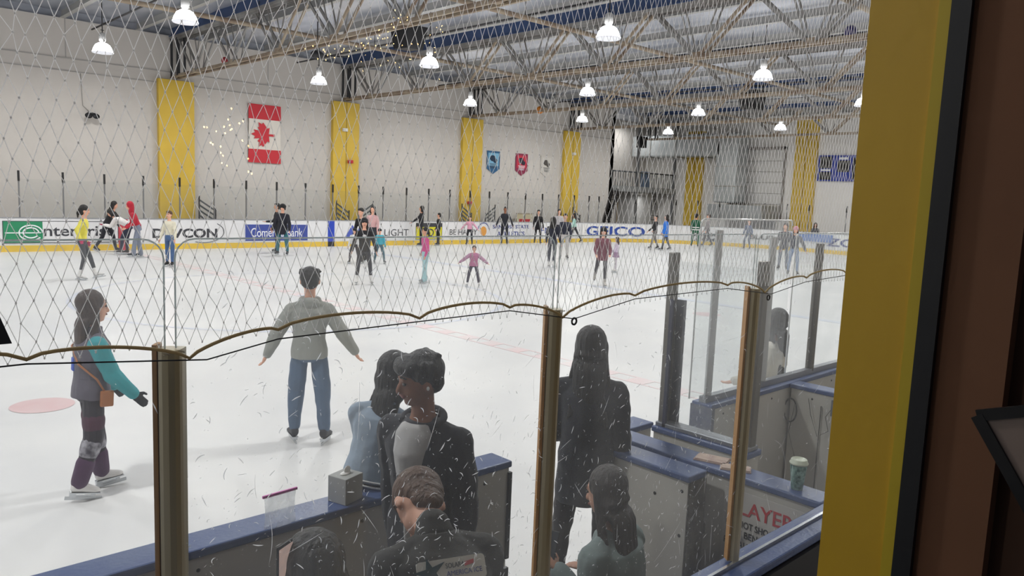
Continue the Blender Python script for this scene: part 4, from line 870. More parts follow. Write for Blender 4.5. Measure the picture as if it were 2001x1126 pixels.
    if hood == 'up': b.ell(hc + HU * .012 * hs - HF * .016 * hs, HX * .066 * hs, HF * .066 * hs, HU * .078 * hs); b.cap(nb_ - U * .01 * s, hc - HU * .02 * hs - HF * .03 * hs, .05 * s, .05 * s)
    fuse(b, topname, cm(top), t, voxel * .9, fold=fold, fscale=foldscale)
    if armb is not b and armb.v: fuse(armb, 'sleeves', cm(sl), t, voxel * .9, fold=fold * .8, fscale=foldscale)
    # bottoms
    b = MB(); b.loft([(P0 + U * .07 * s, Xm * (.074 * s), fwd(Xm) * (.056 * s)), (P0 + U * .02 * s, Xm * (.084 * s + legfit * .6), fwd(Xm) * (.064 * s + legfit * .6)), (P0 - Vector((0, 0, .05 * s)), X0 * (.09 * s + legfit * .5), Vector((0, .066 * s + legfit * .5, 0))), (P0 - Vector((0, 0, .075 * s)), X0 * .05 * s, Vector((0, .05 * s, 0)))], 16)
    for i in (0, 1):
        b.cap(hip[i], knee[i], .043 * s + legfit * .45, .031 * s + legfit); e_ = ank[i] + (ank[i] - knee[i]).normalized() * (-.02 + .035 * (flare > 0)) * s; b.cap(knee[i], e_, .031 * s + legfit, .023 * s + legfit * .6 + flare)
    fuse(b, 'trousers', cm(bottom), t, voxel * .9, fold=fold, fscale=foldscale)
    if skirt:
        b = MB(); b.loft([(P0 + U * .03 * s, X0 * .09 * s, Vector((0, .07 * s, 0))), (P0 - Vector((0, 0, .13 * s)), X0 * .135 * s, Vector((0, .11 * s, 0)))], 16); fuse(b, 'skirt', cm(skirt), t, voxel)
    # skates
    for i, sd in ((0, -1), (1, 1)):
        b = MB(); q_ = ftd[i]; yaw_ = D(toe) * -sd; Fd = Matrix.Rotation(yaw_, 3, 'Z') @ Matrix.Rotation(q_, 3, 'X') @ Vector((0, 1, 0)); Zd = Matrix.Rotation(yaw_, 3, 'Z') @ Matrix.Rotation(q_, 3, 'X') @ Vector((0, 0, 1)); Xd = Fd.cross(Zd)
        A0 = ank[i]
        b.cap(A0 + (knee[i] - A0).normalized() * .06 * s, A0, .026 * s + .004, .025 * s)
        b.loft([(A0 - Fd * .034 * s - Zd * .016 * s, Xd * .012 * s, Zd * .016 * s), (A0 - Fd * .028 * s - Zd * .012 * s, Xd * .023 * s, Zd * .03 * s), (A0 + Fd * .012 * s - Zd * .012 * s, Xd * .024 * s, Zd * .031 * s), (A0 + Fd * .05 * s - Zd * .024 * s, Xd * .025 * s, Zd * .021 * s), (A0 + Fd * .085 * s - Zd * .03 * s, Xd * .024 * s, Zd * .015 * s), (A0 + Fd * .104 * s - Zd * .034 * s, Xd * .012 * s, Zd * .008 * s)], 12)
        o = fuse(b, 'skate' if boots else 'shoe', cm(skate, .05), t, max(.008, voxel * .7))
        if boots:
            b = MB(); S0 = A0 - Zd * .043 * s
            b.obox(S0 + Fd * .035 * s - Zd * .004, Fd * .068 * s, Xd * .018 * s, Zd * .004); b.obox(S0 - Fd * .02 * s - Zd * .018, Fd * .014 * s, Xd * .012 * s, Zd * .016)
            b.obox(S0 + Fd * .075 * s - Zd * .018, Fd * .01 * s, Xd * .005, Zd * .018); b.obox(S0 + Fd * .032 * s - Zd * .047, Fd * .085 * s, Xd * .003, Zd * .013); b.obox(S0 + Fd * .03 * s - Zd * .03, Fd * .05 * s, Xd * .003, Zd * .008)
            bl = b.build('blade', M_blade, o)
    return t, dict(P0=P0, U=U, Xs=Xs, F=fwd(Xs), hc=hc, HX=HX, HF=HF, HU=HU, nb=nb_, wri=wri, elb=elb, shd=shd, hip=hip, knee=knee, ank=ank, s=s, hd=hd)
def face(px, py, phi, z=0.0):      # ground point under a pixel and the yaw that turns a figure by phi (0 away, 90 right, 180 towards us, 270 left)
    g = onz(px, py, z); v = math.atan2(g.x - CAM.x, g.y - CAM.y); return g, -(v + math.radians(phi))
def skater(label, px, py, phi, **k):
    g, yw = face(px, py, phi)
    if g.y > 27.55: g = g * (27.55 / g.y)
    d = g.length; k.setdefault('voxel', .017 if d > 15 else .011)
    return person(label, g, yw, **k)
ST = ((0, 4, 0), (0, 4, 0)); WK = ((22, 3, 12), (-14, 3, 18)); SQ = ((30, 8, 45), (24, 8, 40)); DOWN = ((4, 8, 12, 4), (4, 8, 12, 4))
WT = 'e4e2df'
skater('person skating in a bright yellow jacket and black leggings with white skates', 172, 547, 95, h=1.72, lean=8, legs=((22, 0, 6), (8, 0, 22)), arms=((-10, 15, 45, 5), (-25, 40, 55, 10)), hair=('pony', 'black'), top='d9cf52', bottom='3c3d42', skate=WT, glove='b23058', legfit=.004, faceparts=True)
skater('person in black bending forward behind the yellow-jacketed skater', 207, 492, 110, h=1.7, lean=25, legs=WK, arms=((60, 10, 20, 10), (50, 10, 20, 10)), hair=('long', 'black'), top='1b1b20', bottom='1d1f28')
skater('person in a white long-sleeved top bending over with hands together', 243, 498, 285, h=1.7, lean=62, legs=((25, 5, 20), (15, 5, 15)), arms=((30, 0, 70, 20), (30, 0, 70, 20)), hair=('long', 'black'), top='e2e0dd', bottom='2c3144', glove='a03a50', skate='4a4542')
skater('person in a red hooded sweatshirt and pale flared jeans leaning in', 268, 503, 262, h=1.7, lean=22, legs=((14, 4, 6), (-4, 4, 4)), arms=((20, 6, 55, 15), (20, 6, 55, 15)), hood='up', hair=('none', 'black'), top='b92135', bottom='7f8798', flare=.03)
skater('child in a cream sweatshirt and blue jeans standing left of the glass gap', 332, 522, 215, h=1.52, lean=2, legs=((6, 4, 0), (-4, 4, 0)), arms=((10, 14, 14, 4), (6, 12, 14, 4)), hair=('short', 'brown'), top='d9d4bf', bottom='46628c', faceparts=True)
skater('man in black jacket pointing left beside the helmeted skater', 541, 494, 268, h=1.72, legs=ST, arms=((25, 8, 60, 5), (10, 8, 15, 5)), hair=('short', 'black'), skin='tan', top='1a1b20', bottom='232329', skate='2a2a2c')
skater('skater in navy jersey with black helmet and teal hockey socks', 552, 499, 200, h=1.72, legs=((5, 8, 8), (2, 8, 6)), arms=((8, 16, 18, 6), (8, 16, 18, 6)), hair=('none', 'black'), hat=('helmet', '101012'), top='191a26', bottom='2d6d78', fit=.03, hem=.14, legfit=.022, skate='2a2a2c')
skater('man in black printed hoodie bending over a small child', 712, 514, 215, h=1.8, lean=18, legs=WK, arms=((40, 6, 10, 5), (30, 6, 10, 5)), hair=('short', 'black'), top='141418', bottom='24242b')
skater('person in a pink top with long dark hair behind the bending man', 727, 500, 200, h=1.75, legs=ST, arms=((10, 10, 15, 4), (10, 10, 15, 4)), hair=('long', 'black'), top='d3a8a8', bottom='33363e')
o_, j = skater('woman in black crest top, black leggings and white skates facing us', 711, 556, 178, h=1.62, lean=0, legs=((0, 10, 0), (0, 8, 0)), arms=((0, 20, 25, 8), (0, 20, 25, 8)), hat=('cap', '17171b'), hair=('bob', 'black'), top='141418', bottom='33343b', skate=WT, legfit=.006, hem=.06, faceparts=True)
q = MB(); c_ = j['P0'] + j['U'] * .2 * j['s'] + j['F'] * (.062 * j['s'] + .012); q.ell(c_, j['Xs'] * .045, j['F'] * .006, j['U'] * .035); q.build('crest', mat('crest white', 'c9c9c9', .6), o_)
skater('small child in white jacket and dark helmet left of the crest-top woman', 692, 516, 200, h=1.1, legs=((10, 16, 10), (6, 14, 12)), hat=('helmet', '17171b'), hair=('none', 'black'), top='d9d9da', bottom='2d2e38', fit=.02, voxel=.015)
skater('small child in a turquoise jacket right of the crest-top woman', 741, 516, 160, h=1.1, legs=((10, 12, 6), (2, 14, 12)), hat=('beanie', '1b1c20'), hair=('none', 'black'), top='2fa3b6', bottom='39606e', fit=.02, voxel=.015)
skater('woman in black reaching left towards the far board top', 822, 477, 270, h=1.72, legs=ST, arms=((45, 5, 10, 0), (8, 8, 10, 4)), hair=('bob', 'black'), top='17171c', bottom='1b1b20')
skater('girl in black with a long ponytail by the far yellow sign', 856, 477, 255, h=1.42, legs=ST, arms=((8, 8, 20, 4), (5, 8, 10, 4)), hair=('pony', 'black'), top='17171b', bottom='17171b', legfit=.004)
skater('girl in a bright pink jacket and pale aqua trousers gliding', 829, 554, 245, h=1.42, lean=4, legs=((8, 2, 2), (-3, 2, 2)), arms=((6, 12, 20, 6), (-20, 30, 30, 10)), hair=('pony', 'black'), skin='tan', top='cf4188', bottom='a9cfd4', flare=.02, skate='8a8f94')
skater('child in a loose pale pink jacket beside the orange emblem', 917, 478, 190, h=1.3, legs=((8, 8, 6), (0, 8, 10)), arms=((5, 42, 8, 4), (5, 42, 8, 4)), hair=('short', 'black'), top='d59ab2', bottom='26272e', fit=.02)
skater('small child in a mauve jacket with both arms spread wide', 924, 561, 182, h=1.02, legs=((4, 14, 2), (4, 14, 2)), arms=((10, 52, 4, 0), (10, 52, 4, 0)), hair=('pony', 'umber'), top='b0718f', sleeves='b78ba4', bottom='4c4753', fit=.028, hem=.09, voxel=.011, skate=WT, faceparts=True)
skater('man in dark coveralls skating with arms held away by the athletics sign', 985, 477, 182, h=1.78, legs=((4, 4, 2), (-2, 3, 4)), arms=((10, 26, 12, 4), (10, 26, 12, 4)), hair=('short', 'black'), skin='brown', top='1f222b', bottom='23252e', fit=.016)
skater('woman with long black hair in a black coat right of the athletics sign', 1050, 474, 175, h=1.7, legs=WK, hair=('long', 'black'), top='15151a', bottom='17171c', hem=.12, legfit=.004)
skater('person in navy top and grey trousers left of the middle glass gap', 1076, 524, 15, h=1.68, legs=((10, 4, 6), (-12, 3, 8)), hair=('bob', 'black'), top='1c1f2e', bottom='3c3e49', legfit=.01, skate=WT)
skater('person in a pale grey jacket with a dark backpack behind the others', 1090, 480, 170, h=1.75, legs=ST, hair=('long', 'black'), top='b6b3b6', bottom='2a2a30')
o_, j = skater('man in navy jacket and white trousers right of the middle glass gap', 1101, 507, 178, h=1.72, legs=ST, hair=('short', 'black'), skin='tan', top='1f2333', bottom='c3bfbc', fit=.02, arms=((12, 10, 15, 4), (12, 10, 15, 4)), legfit=.016)
skater('girl in a mint top and dark leggings pushing off to the right', 1124, 474, 280, h=1.58, lean=4, legs=((18, 2, 0), (-26, 2, 8)), arms=((10, 20, 20, 4), (15, 20, 20, 4)), hair=('long', 'black'), top='a6cfc4', bottom='33363c', legfit=.004)
skater('woman in a maroon jacket skating with one leg trailing', 1181, 562, 175, h=1.58, lean=3, legs=((2, 2, 2), (-22, 6, 28)), arms=((12, 10, 50, 15), (12, 10, 50, 15)), hat=('beanie', '17171b'), hair=('long', 'umber'), top='6d2f40', bottom='3b3a40', legfit=.004, hem=.10, fit=.016, voxel=.013, skate='b9b4ae')
skater('small child in a pale lilac jacket and tulle skirt beside the maroon jacket', 1202, 533, 270, h=1.12, legs=ST, arms=((20, 8, 30, 5), (20, 8, 30, 5)), hair=('bob', 'umber'), top='d3c3d8', bottom='cfc6cf', skirt='9a7a98', voxel=.014, skate=WT)
skater('person in a black and white jacket skating left of the blue jacket', 1278, 487, 240, h=1.7, legs=((24, 3, 10), (-14, 3, 12)), arms=((15, 16, 40, 8), (10, 10, 40, 8)), hair=('short', 'black'), top='1b1b20', sleeves='2a2a30', bottom='77736f')
skater('person in a long bright blue puffer jacket', 1301, 490, 265, h=1.72, legs=((12, 3, 6), (-14, 3, 10)), hair=('bob', 'black'), top='1f6fd0', bottom='3c4250', fit=.035, hem=.16)
o_, j = skater('skater in a green and white striped hockey jersey', 1357, 483, 10, h=1.76, legs=((6, 8, 8), (2, 8, 6)), hat=('cap', '15151a'), hair=('short', 'black'), top='1f5a40', bottom='24604a', fit=.035, hem=.12, legfit=.02)
for zz in (-.02, .05):
    q = MB(); e_ = .045; c0 = j['P0'] + j['U'] * (zz * j['s']); q.loft([(c0 + j['U'] * d_, j['Xs'] * (.088 * j['s'] + e_), j['F'] * (.066 * j['s'] + e_)) for d_ in (-.025, .025)], 18, cap=False); q.build('white_stripe', M_white, o_)
skater('man in a grey shirt right of the striped jersey', 1382, 482, 255, h=1.78, legs=WK, hair=('short', 'umber'), top='8c8688', bottom='3a3638')
skater('bluish-clad skater small and hazy before the blue corner advertisement', 1459, 487, 200, h=1.6, legs=SQ, hair=('short', 'black'), top='4d5a76', bottom='4d5870')
skater('person in dark grey standing behind the pink-hatted person', 1528, 528, 185, h=1.72, legs=ST, hair=('bob', 'black'), top='34343c', bottom='6e7684', hem=.1, fit=.018)
skater('person in a pink hat, dark navy jacket and light blue jeans', 1548, 538, 178, h=1.66, legs=((4, 6, 2), (-4, 5, 4)), arms=((10, 26, 12, 4), (10, 30, 16, 4)), hat=('beanie', 'c48a98'), hair=('bob', 'umber'), top='2c303e', bottom='8395b2', fit=.022)
_g = onx(1591, 470, 41.9); person('small dark-clad person far away behind the end boards', Vector((41.9, _g.y, -.03)), 2.2, boots=False, skate='26262b', h=1.6, legs=ST, hair=('long', 'black'), top='3a3b44', bottom='3d3e46', hem=.12)

# nearer figures
A_, j = skater('woman in a purple-grey puffer vest with teal sleeves and patterned leggings', 178, 966, 78, h=1.47, voxel=.008, lean=3, legs=((6, 2, -1), (-2, 3, 16)), arms=((20, 8, 18, 2), (24, 6, 20, 0)), hair=('long', 'umber'), top='5b5663', sleeves='2f9ba3', bottom='2a242d', skate='e6e3e1', glove='1f2228', headscale=1.13, fit=.036, hem=.05, legfit=.026, fold=.012, hood='collar', topname='vest', faceparts=True, toe=4)
s_ = j['s']; q = MB()
for k in range(5):
    c0 = j['P0'] + j['U'] * (.0 + k * .055) * s_; rx = (.09, .083, .083, .09, .096)[k] * s_ + .019; ry = (.07, .064, .062, .066, .066)[k] * s_ + .019
    q.tube([c0 + j['Xs'] * rx * math.cos(a_ * PI / 12) + j['F'] * ry * math.sin(a_ * PI / 12) for a_ in range(24)], .0055, 5, closed=True)
q.build('quilt_bands', cm('4b4653'), A_)
q = MB(); pp = []
for k in range(13):
    f = k / 12; c0 = j['P0'] + j['U'] * (.27 - .24 * f) * s_; a_ = PI * (1.02 - .95 * f) * -1 if False else PI * (.80 + .0) - f * PI * .95
    pp.append(c0 + j['Xs'] * (.088 * s_ + .03) * math.cos(a_) * .95 + j['F'] * -(.066 * s_ + .03) * math.sin(a_))
# strap crosses the back and side towards the bag on the right hip
c1 = j['P0'] + j['U'] * .27 * s_ - j['Xs'] * .05 * s_; c2 = j['P0'] + j['U'] * .0 * s_ + j['Xs'] * (.09 * s_ + .04)
q.tube([c1 - j['F'] * .05, c1 - j['U'] * .06 * s_ - j['F'] * (.065 * s_ + .03) + j['Xs'] * .02, (c1 + c2) / 2 - j['F'] * (.06 * s_ + .026) + j['Xs'] * .05, c2 + j['U'] * .06 * s_ + j['F'] * .0, c2 + j['F'] * .05 - j['U'] * .0], .008, 6); q.build('bag_strap', mat('tan leather', 'a5673a', .5), A_)
q = MB(); q.obox(c2 + j['F'] * .07 - j['U'] * .06, j['F'] * .045, j['Xs'] * .018, j['U'] * .06); q.build('shoulder_bag', mat('tan leather', 'a5673a', .5), A_, bevel=.01)
for i in (0, 1):
    for (f0, f1, cc) in ((.6, .72, '4a2639'), (.05, .3, '4a2c4c')):
        a0, a1 = (j['hip'][i], j['knee'][i]) if f0 > .5 else (j['knee'][i], j['ank'][i])
        if f0 < .5: f0, f1 = .55, .95
        q = MB(); q.cap(a0.lerp(a1, f0), a0.lerp(a1, f1), .040 * s_ + .023 if cc == '4a2639' else .030 * s_ + .024, .037 * s_ + .025 if cc == '4a2639' else .027 * s_ + .022, 12); o = fuse(q, 'leg_band', cm(cc), A_, .009); o['label'] = 'purple patterned band'
    q = MB(); q.cap(j['knee'][i].lerp(j['ank'][i], .12), j['knee'][i].lerp(j['ank'][i], .3), .033 * s_ + .026, .031 * s_ + .026, 12); o = fuse(q, 'knee_band', mat('pale print', 'b5b3bb', .8, col2='3a3540', vscale=14), A_, .009); o['label'] = 'pale printed knee band'
q = MB(); e1 = j['hc'] + j['HU'] * .004 * s_ + j['HF'] * .057 * s_
for sd in (-1, 1): q.tube([e1 + j['HX'] * sd * .02 * s_ + j['HX'] * .014 * s_ * math.cos(a_ * PI / 5) + j['HU'] * .011 * s_ * math.sin(a_ * PI / 5) for a_ in range(10)], .0012, 4, closed=True); q.tube([e1 + j['HX'] * sd * .034 * s_, j['hc'] + j['HX'] * sd * .05 * s_], .0012, 4)
q.build('glasses', M_black, A_)
q = MB(); q.obox(j['P0'] + j['U'] * .12 * s_ - j['Xs'] * .02 - j['F'] * (.06 * s_ + .032), j['Xs'] * .03, j['F'] * .008, j['U'] * .05); o = q.build('blue_pack', mat('bright blue', '2f55c0', .6), A_, bevel=.006)

A_, j = skater('person in a grey hooded sweatshirt and loose blue jeans seen from behind', 604, 866, 2, h=1.58, voxel=.008, legs=((3, 5, 2), (-6, 6, 0)), arms=((-2, 30, 16, 6), (-2, 33, 20, 4)), hair=('mop', 'black'), top='999b95', bottom='556a84', skate='33353c', fit=.034, hem=.09, legfit=.030, flare=.0, fold=.018, hood='down', topname='hooded_sweatshirt', foldscale=.13, toe=18, headscale=1.08)
# white jacket at the right boards
g = Vector((6.1, 3.15, 0)); v = math.atan2(g.x, g.y)
A_, j = person('person in a cream jacket with very long black hair behind the penalty boards', g, -(v + math.radians(285)), h=1.46, voxel=.009, hair=('verylong', 'black'), top='dcd6c9', bottom='6c7f9c', fit=.03, hem=.04, arms=((12, 10, 60, 8), (12, 10, 60, 8)), fold=.02, legs=ST, faceparts=True)
# denim jacket sitting on the boards
A_, j = person('person with black hair in a denim-blue jacket sitting on the near boards', Vector((1.86, 2.87, 0)), math.radians(-54), h=1.05, voxel=.008, sit=1.075, lean=14, side=8, legs=((80, 6, 80), (80, 6, 80)), onesleeve=1, arms=((50, 2, 45, 12), (2, 12, 40, 10)), head=(6, -20, 6), hair=('long', 'black'), top='93a4b6', sleeves='cfc6ad', bottom='5a5a62', fit=.036, hem=.055, fold=.012, hood='collar', headscale=1.28)
q = MB()
for zz in (-.055, -.035): q.tube([j['P0'] + j['U'] * zz * j['s'] + j['Xs'] * (.088 * j['s'] + .038) * math.cos(a_ * PI / 12) + j['F'] * (.068 * j['s'] + .038) * math.sin(a_ * PI / 12) for a_ in range(24)], .005, 5, closed=True)
q.build('hem_stripes', M_white, A_)
# man in black jacket on the bench side
A_, j = person('man with dark wavy hair in an open black jacket over a white t-shirt', Vector((1.825, 2.40, .25)), math.radians(112), h=1.53, voxel=.0075, lean=5, legs=((0, 5, 0), (0, 5, 0)), twist=0, arms=((-4, 4, 8, 2), (-8, 2, 12, 2)), head=(10, -38, 0), hair=('mop', 'black'), skin='brown', top='22232b', bottom='1e1f26', boots=False, skate='202024', fit=.03, hem=.10, fold=.02, foldscale=.14, headscale=.98, faceparts=True)
s_ = j['s']; X, F, U, P0 = j['Xs'], j['F'], j['U'], j['P0']
q = MB(); q.tube([j['nb'] + U * (-.005 + .012 * math.sin(a_)) * s_ + X * .056 * s_ * math.cos(a_) - F * .05 * s_ * math.sin(a_) for a_ in [PI * (-.18 + 1.36 * k / 14) for k in range(15)]], .017, 8); fuse(q, 'jacket_collar', cm('22232b'), A_, .007)
q = MB(); R_ = []
for z, w_, d_ in ((-.06, .008, .086), (.05, .018, .082), (.15, .036, .094), (.22, .050, .088), (.262, .052, .064), (.285, .036, .05)): R_.append((P0 + U * z * s_ + F * (d_ * s_ * .5 + .022), X * w_ * s_, F * (d_ * s_ * .5 + .004)))
q.loft(R_, 14); o = fuse(q, 't_shirt', cm('bdbcbc'), A_, .008, fold=.008)
c_ = P0 + U * .165 * s_ + F * (.094 * s_ + .034)
lettering('Rem', 'lettering', M_txt, o, c_ - X * .0 + X * .03, -X, U, .022, .05, .001, shear=.3)
q = MB(); c_ = P0 + U * .15 * s_ + X * -.085 * s_ + F * (.06 * s_ + .036); q.bar(c_ - X * .03, c_ + X * .03, .006, .01); q.build('pocket_zip', M_alu, A_)
q = MB(); e1 = j['hc'] - j['HU'] * .004 * s_; q.ell(e1 + j['HX'] * -.06 * s_, j['HX'] * .004, j['HF'] * .006, j['HU'] * .009, 8); q.build('earbud', M_white, A_)
# woman with long hair standing in the doorway
A_, j = person('woman with long dark hair in a long black coat standing in the bench doorway', Vector((3.05, 2.60, .25)), -math.radians(52), h=1.47, voxel=.0085, legs=((0, 5, 0), (0, 5, 0)), arms=((6, 9, 60, 20), (2, 8, 8, 3)), head=(0, -4, 0), hair=('long', 'black'), top='1f222b', bottom='29262b', boots=False, skate='202024', fit=.028, hem=.26, fold=.018, hood='collar', legfit=.012, topname='long_coat')
# seated people
def seated(label, x, y, yaw, sit=.67, **k): return person(label, Vector((x, y, 0)), math.radians(yaw), sit=sit, boots=False, skate='202024', **k)
A_, j = person('man with brown hair in a black jacket bearing a star-shaped hockey logo patch', Vector((1.36, 1.68, .25)), math.radians(-20), boots=False, skate='202024', h=1.44, voxel=.0075, lean=32, legs=((26, 6, 32), (22, 6, 32)), arms=((40, 8, 60, 15), (40, 8, 60, 15)), head=(66, 12, 0), hair=('short', 'brown'), top='25231f', bottom='23232a', fit=.036, hem=.04, fold=.014, headscale=1.12)
s_ = j['s']; X, F, U, P0 = j['Xs'], j['F'], j['U'], j['P0']
q = MB(); q.cap(j['nb'] + U * .0, j['nb'] + U * .02, .066, .058, 12); fuse(q, 'jacket_collar', cm('25231f'), A_, .007)
pc = P0 + U * .205 * s_ - F * (.062 * s_ + .044); pt = empty('x', 'x', 'x'); bpy.data.objects.remove(pt)
def rrect(cx, w, h, r, n=5): return [(cx + sx * (w - r) + r * math.cos(a0 + a_ * PI / 2 / n), sy * (h - r) + r * math.sin(a0 + a_ * PI / 2 / n)) for sx, sy, a0 in ((1, 1, 0), (-1, 1, PI / 2), (-1, -1, PI), (1, -1, 1.5 * PI)) for a_ in range(n + 1)]
q = MB(); q.poly([pc + X * a_ + U * b_ for a_, b_ in rrect(0.0, .105, .034, .012)], -F, .003); pa = q.build('back_patch', mat('patch white', 'd2cfc6', .6), A_)
q = MB(); star = []
for k in range(10): a_ = PI / 2 + k * PI / 5 + .2; r_ = (.042 if k % 2 == 0 else .017) * (1.25 if k in (2, 8) else 1); star.append((-.065 + r_ * math.cos(a_), r_ * math.sin(a_)))
q.poly([pc - F * .0035 + X * a_ + U * b_ for a_, b_ in star], -F, .002); q.build('star_emblem', mat('emblem teal', '23424a', .5), pa)
lettering('SOLAR4', 'lettering', M_txt, pa, pc - F * .005 - X * .018 + U * .006, X, U, .014, .055, .0005); lettering('AMERICA ICE', 'lettering', M_txb, pa, pc - F * .005 - X * .018 - U * .016, X, U, .014, .11, .0005)
q = MB(); q.poly([pc - F * .0045 + X * a_ + U * b_ for a_, b_ in ((.04, .006), (.068, .010), (.07, .022), (.042, .018))], -F, .001); q.build('flag_mark', M_red, pa)
A_, j = seated('person with long straight black hair at the bottom edge holding a phone', 1.06, 1.80, 8, sit=.64, h=1.42, voxel=.008, lean=8, legs=((80, 8, 80), (80, 8, 80)), arms=((40, 22, 65, 10), (30, 10, 60, 10)), head=(14, 0, 0), hair=('verylong', 'black'), top='1d1c20', bottom='23232a', fit=.02, hem=.03, headscale=1.12)
W_ = onz(556, 1110, 1.33); ph = empty('phone', 'phone with a lit colourful screen beside the black-haired person', 'phone', W_, math.radians(28)); W_ = None
q = MB(); q.box((-.035, -.004, -.07), (.035, .004, .075)); q.build('case', M_black, ph, bevel=.004)
q = MB(); q.box((-.031, -.0055, -.066), (.031, -.0042, .066)); q.build('screen', mat('lit screen', '9a8090', .3, emit='d8b8a8', estr=.6, col2='5a6a90', vscale=25), ph)
A_, j = seated('woman with long dark brown hair in a grey-teal jacket looking at her phone', 2.53, 1.90, 8, sit=.51, h=1.40, voxel=.008, lean=12, legs=((108, 38, 96), (82, 14, 78)), arms=((14, 2, 128, -2), (25, 14, 70, 20)), head=(6, 6, 0), hair=('verylong', 'dark'), skin='light', top='80908f', bottom='3b2e30', fit=.036, hem=.04, fold=.018, headscale=1.06, faceparts=True)
wp = A_.location + Matrix.Rotation(A_.rotation_euler.z, 3, 'Z') @ (j['wri'][0] + j['hd'][0] * .075)
ph = empty('phone', 'dark phone held up by the woman in the grey-teal jacket', 'phone', wp, math.radians(-70)); ph.rotation_euler.x = math.radians(-25)
q = MB(); q.box((-.032, -.004, -.02), (.032, .004, .11)); q.build('case', M_black, ph, bevel=.003); q = MB(); q.box((-.029, -.0052, -.016), (.029, -.004, .106)); q.build('screen', mat('dim screen', '3a4048', .2), ph)
# small things on the boards
t = empty('tissue_box', 'pale grey square box standing on the near boards cap', 'box', (1.665, 2.76, 1.07), math.radians(18))
q = MB(); q.box((-.055, -.05, 0), (.055, .05, .115)); q.build('carton', mat('box grey', 'b4b6b4', .6, var=.1), t, bevel=.003)
q = MB(); q.ell((0, 0, .118), (.03, 0, 0), (0, .018, 0), (0, 0, .006)); q.ell((.01, 0, .13), (.02, 0, 0), (0, .006, 0), (0, 0, .018)); q.build('tissue', M_white, t)
t = empty('zip_bag', 'clear plastic zip bag with a pink seal on the blue cap', 'plastic bag', (1.335, 2.70, 1.07), math.radians(4))
q = MB(); vs = []; N_ = 9
for sgn in (-1, 1):
    for jj in range(N_):
        for ii in range(N_): u, v_ = ii / (N_ - 1), jj / (N_ - 1); vs.append(((u - .5) * .14 * (1 - .08 * math.sin(v_ * PI)), sgn * .022 * math.sin(PI * u) ** .6 * (1 - v_) ** .7 + .004 * noise.noise((u * 5, v_ * 5, sgn)), v_ * .125))
for s2 in (0, 1):
    for jj in range(N_ - 1):
        for ii in range(N_ - 1): a0 = s2 * N_ * N_ + jj * N_ + ii; q.add([], [])or None; q.f.append((a0, a0 + 1, a0 + N_ + 1, a0 + N_)); q.m.append(0); q.sm.append(True)
q.v += vs
q.build('pouch', glassy('bag film', .22, .5, .06, scale=18, dcol=(.85, .86, .88)), t)
q = MB(); q.box((-.075, -.004, .125), (.075, .004, .135)); q.build('zip_seal', mat('pink zip', 'd04fae', .4), t)
t = empty('coffee_cup', 'tall patterned dark green paper cup with white lid on the partition cap', 'cup', (3.41, 1.585, 1.07))
q = MB(); q.lathe([(.0, 0), (.026, 0), (.027, .003), (.039, .125), (.037, .128)], n=28); q.build('cup_body', mat('cup pattern', '1f4a48', .45, col2='7fa39a', vscale=55), t)
q = MB(); q.lathe([(.041, .122), (.043, .126), (.043, .131), (.039, .134), (.037, .145), (.034, .148), (.031, .144), (0, .143)], n=28); q.build('lid', mat('cup lid', 'c9d0bc', .4), t)
for k, (x, y, r_, w_, d_, lb) in enumerate(((3.43, 2.06, .3, .085, .055, 'flat pale folded leaflet lying on the partition cap'), (3.41, 1.91, .5, .075, .04, 'smaller pale folded leaflet lying nearer on the partition cap'))):
    q = MB(); q.box((-d_, -w_, 0), (d_, w_, .006)); q.box((-d_ * .9, -w_ * .95, .006), (d_ * .92, w_ * .9, .011)); o = q.build('leaflet', mat('leaflet paper', 'c9b4a4', .7, col2='a98f86', vscale=20), loc=(x, y, 1.0705)); o.rotation_euler = (0, 0, r_); tag(o, lb, 'leaflet')
# dark pennant-like corner at the left edge
p_ = ony(0, 650, 1.30); q = MB(); q.poly([(-.06, 0, .06), (-.012, 0, .03), (.008, 0, -.03), (-.06, 0, -.03)], (0, -1, 0), .02); tag(q.build('dark_bag_corner', M_black, loc=p_ + Vector((.003, 0, .016))), 'black triangular corner of an object at the left picture edge', 'bag')

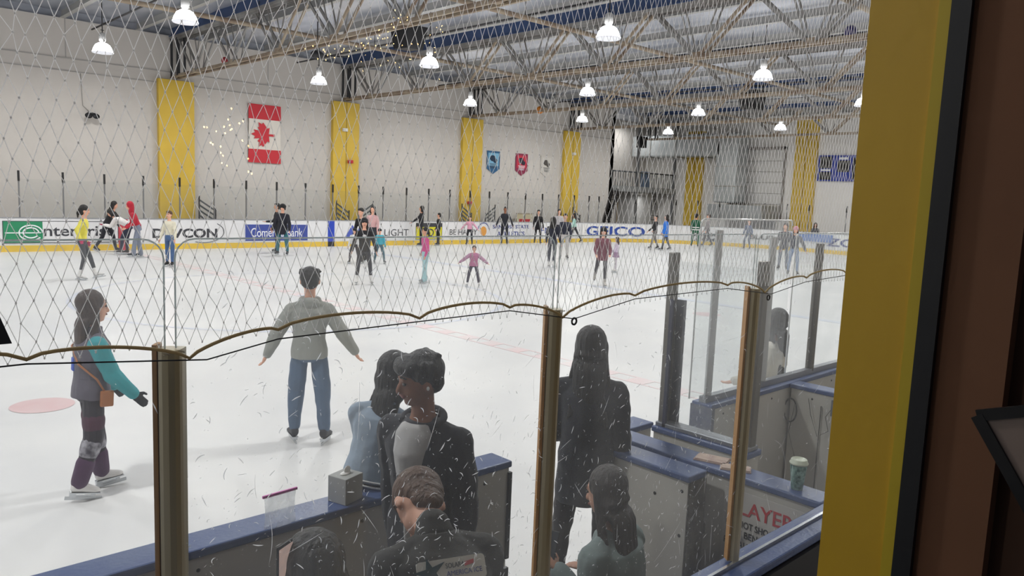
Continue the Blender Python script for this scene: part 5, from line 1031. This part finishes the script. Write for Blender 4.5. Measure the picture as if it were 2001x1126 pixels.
# window pane of the viewing room and the fairy lights strung behind the viewer
m = bpy.data.materials.new('window pane'); m.use_nodes = True; nt = m.node_tree; nt.nodes.clear()
o = nt.nodes.new('ShaderNodeOutputMaterial'); t_ = nt.nodes.new('ShaderNodeBsdfTransparent'); g_ = nt.nodes.new('ShaderNodeBsdfGlossy'); g_.inputs['Roughness'].default_value = 0.0
mx = nt.nodes.new('ShaderNodeMixShader'); mx.inputs[0].default_value = .05
nt.links.new(t_.outputs[0], mx.inputs[1]); nt.links.new(g_.outputs[0], mx.inputs[2]); nt.links.new(mx.outputs[0], o.inputs[0])
q = MB(); q.add([(-1.6, .413, 1.0), (1.3, .413, 1.0), (1.3, .413, 3.7), (-1.6, .413, 3.7)], [(0, 1, 2, 3)]); struct(q, 'window_2', m)
t = empty('string_lights', 'warm fairy lights strung behind the viewer, seen as reflections', 'string lights', (0, -3, 2.8))
R_ = random.Random(11); q = MB(); w = MB()
for pl, yv, n in (([(450, 330), (400, 260), (480, 215)], 5, 16), ([(620, 110), (700, 95), (760, 60), (800, 40)], 5.5, 34), ([(600, 95), (720, 100), (840, 70), (900, 65)], 6, 26), ([(700, 130), (800, 120), (900, 110), (1000, 100)], 6.3, 22), ([(860, 150), (960, 165), (1060, 150), (1160, 120)], 6.5, 20), ([(1000, 60), (1060, 40), (1150, 20), (1230, 5)], 7, 12), ([(960, 200), (1080, 190), (1200, 170), (1300, 130)], 7, 14), ([(440, 240), (470, 280), (500, 350)], 5, 8), ([(1600, 245), (1640, 250), (1700, 258)], 5.0, 26)):
    pts = []
    for k in range(n):
        f = (k + R_.random() * .6) / n * (len(pl) - 1); i = min(int(f), len(pl) - 2); f -= i
        px = pl[i][0] * (1 - f) + pl[i + 1][0] * f + R_.gauss(0, 7); py = pl[i][1] * (1 - f) + pl[i + 1][1] * f + R_.gauss(0, 11)
        v = ony(px, py, yv + R_.gauss(0, .2)); v.y = .826 - v.y; v = v - Vector((0, -3, 2.8)); pts.append(v)
        q.ell(v, (.0055, 0, 0), (0, .0055, 0), (0, 0, .0065), 6)
    w.tube([p_ + Vector((0, 0, .012)) for p_ in pts], .0012, 3)
q.build('bulbs', mat('bulb glow', 'ffd9a0', .5, emit='ffcf88', estr=70), t); bpy.data.objects['bulbs']['kind'] = 'stuff'
w.build('wire', M_dark, t)
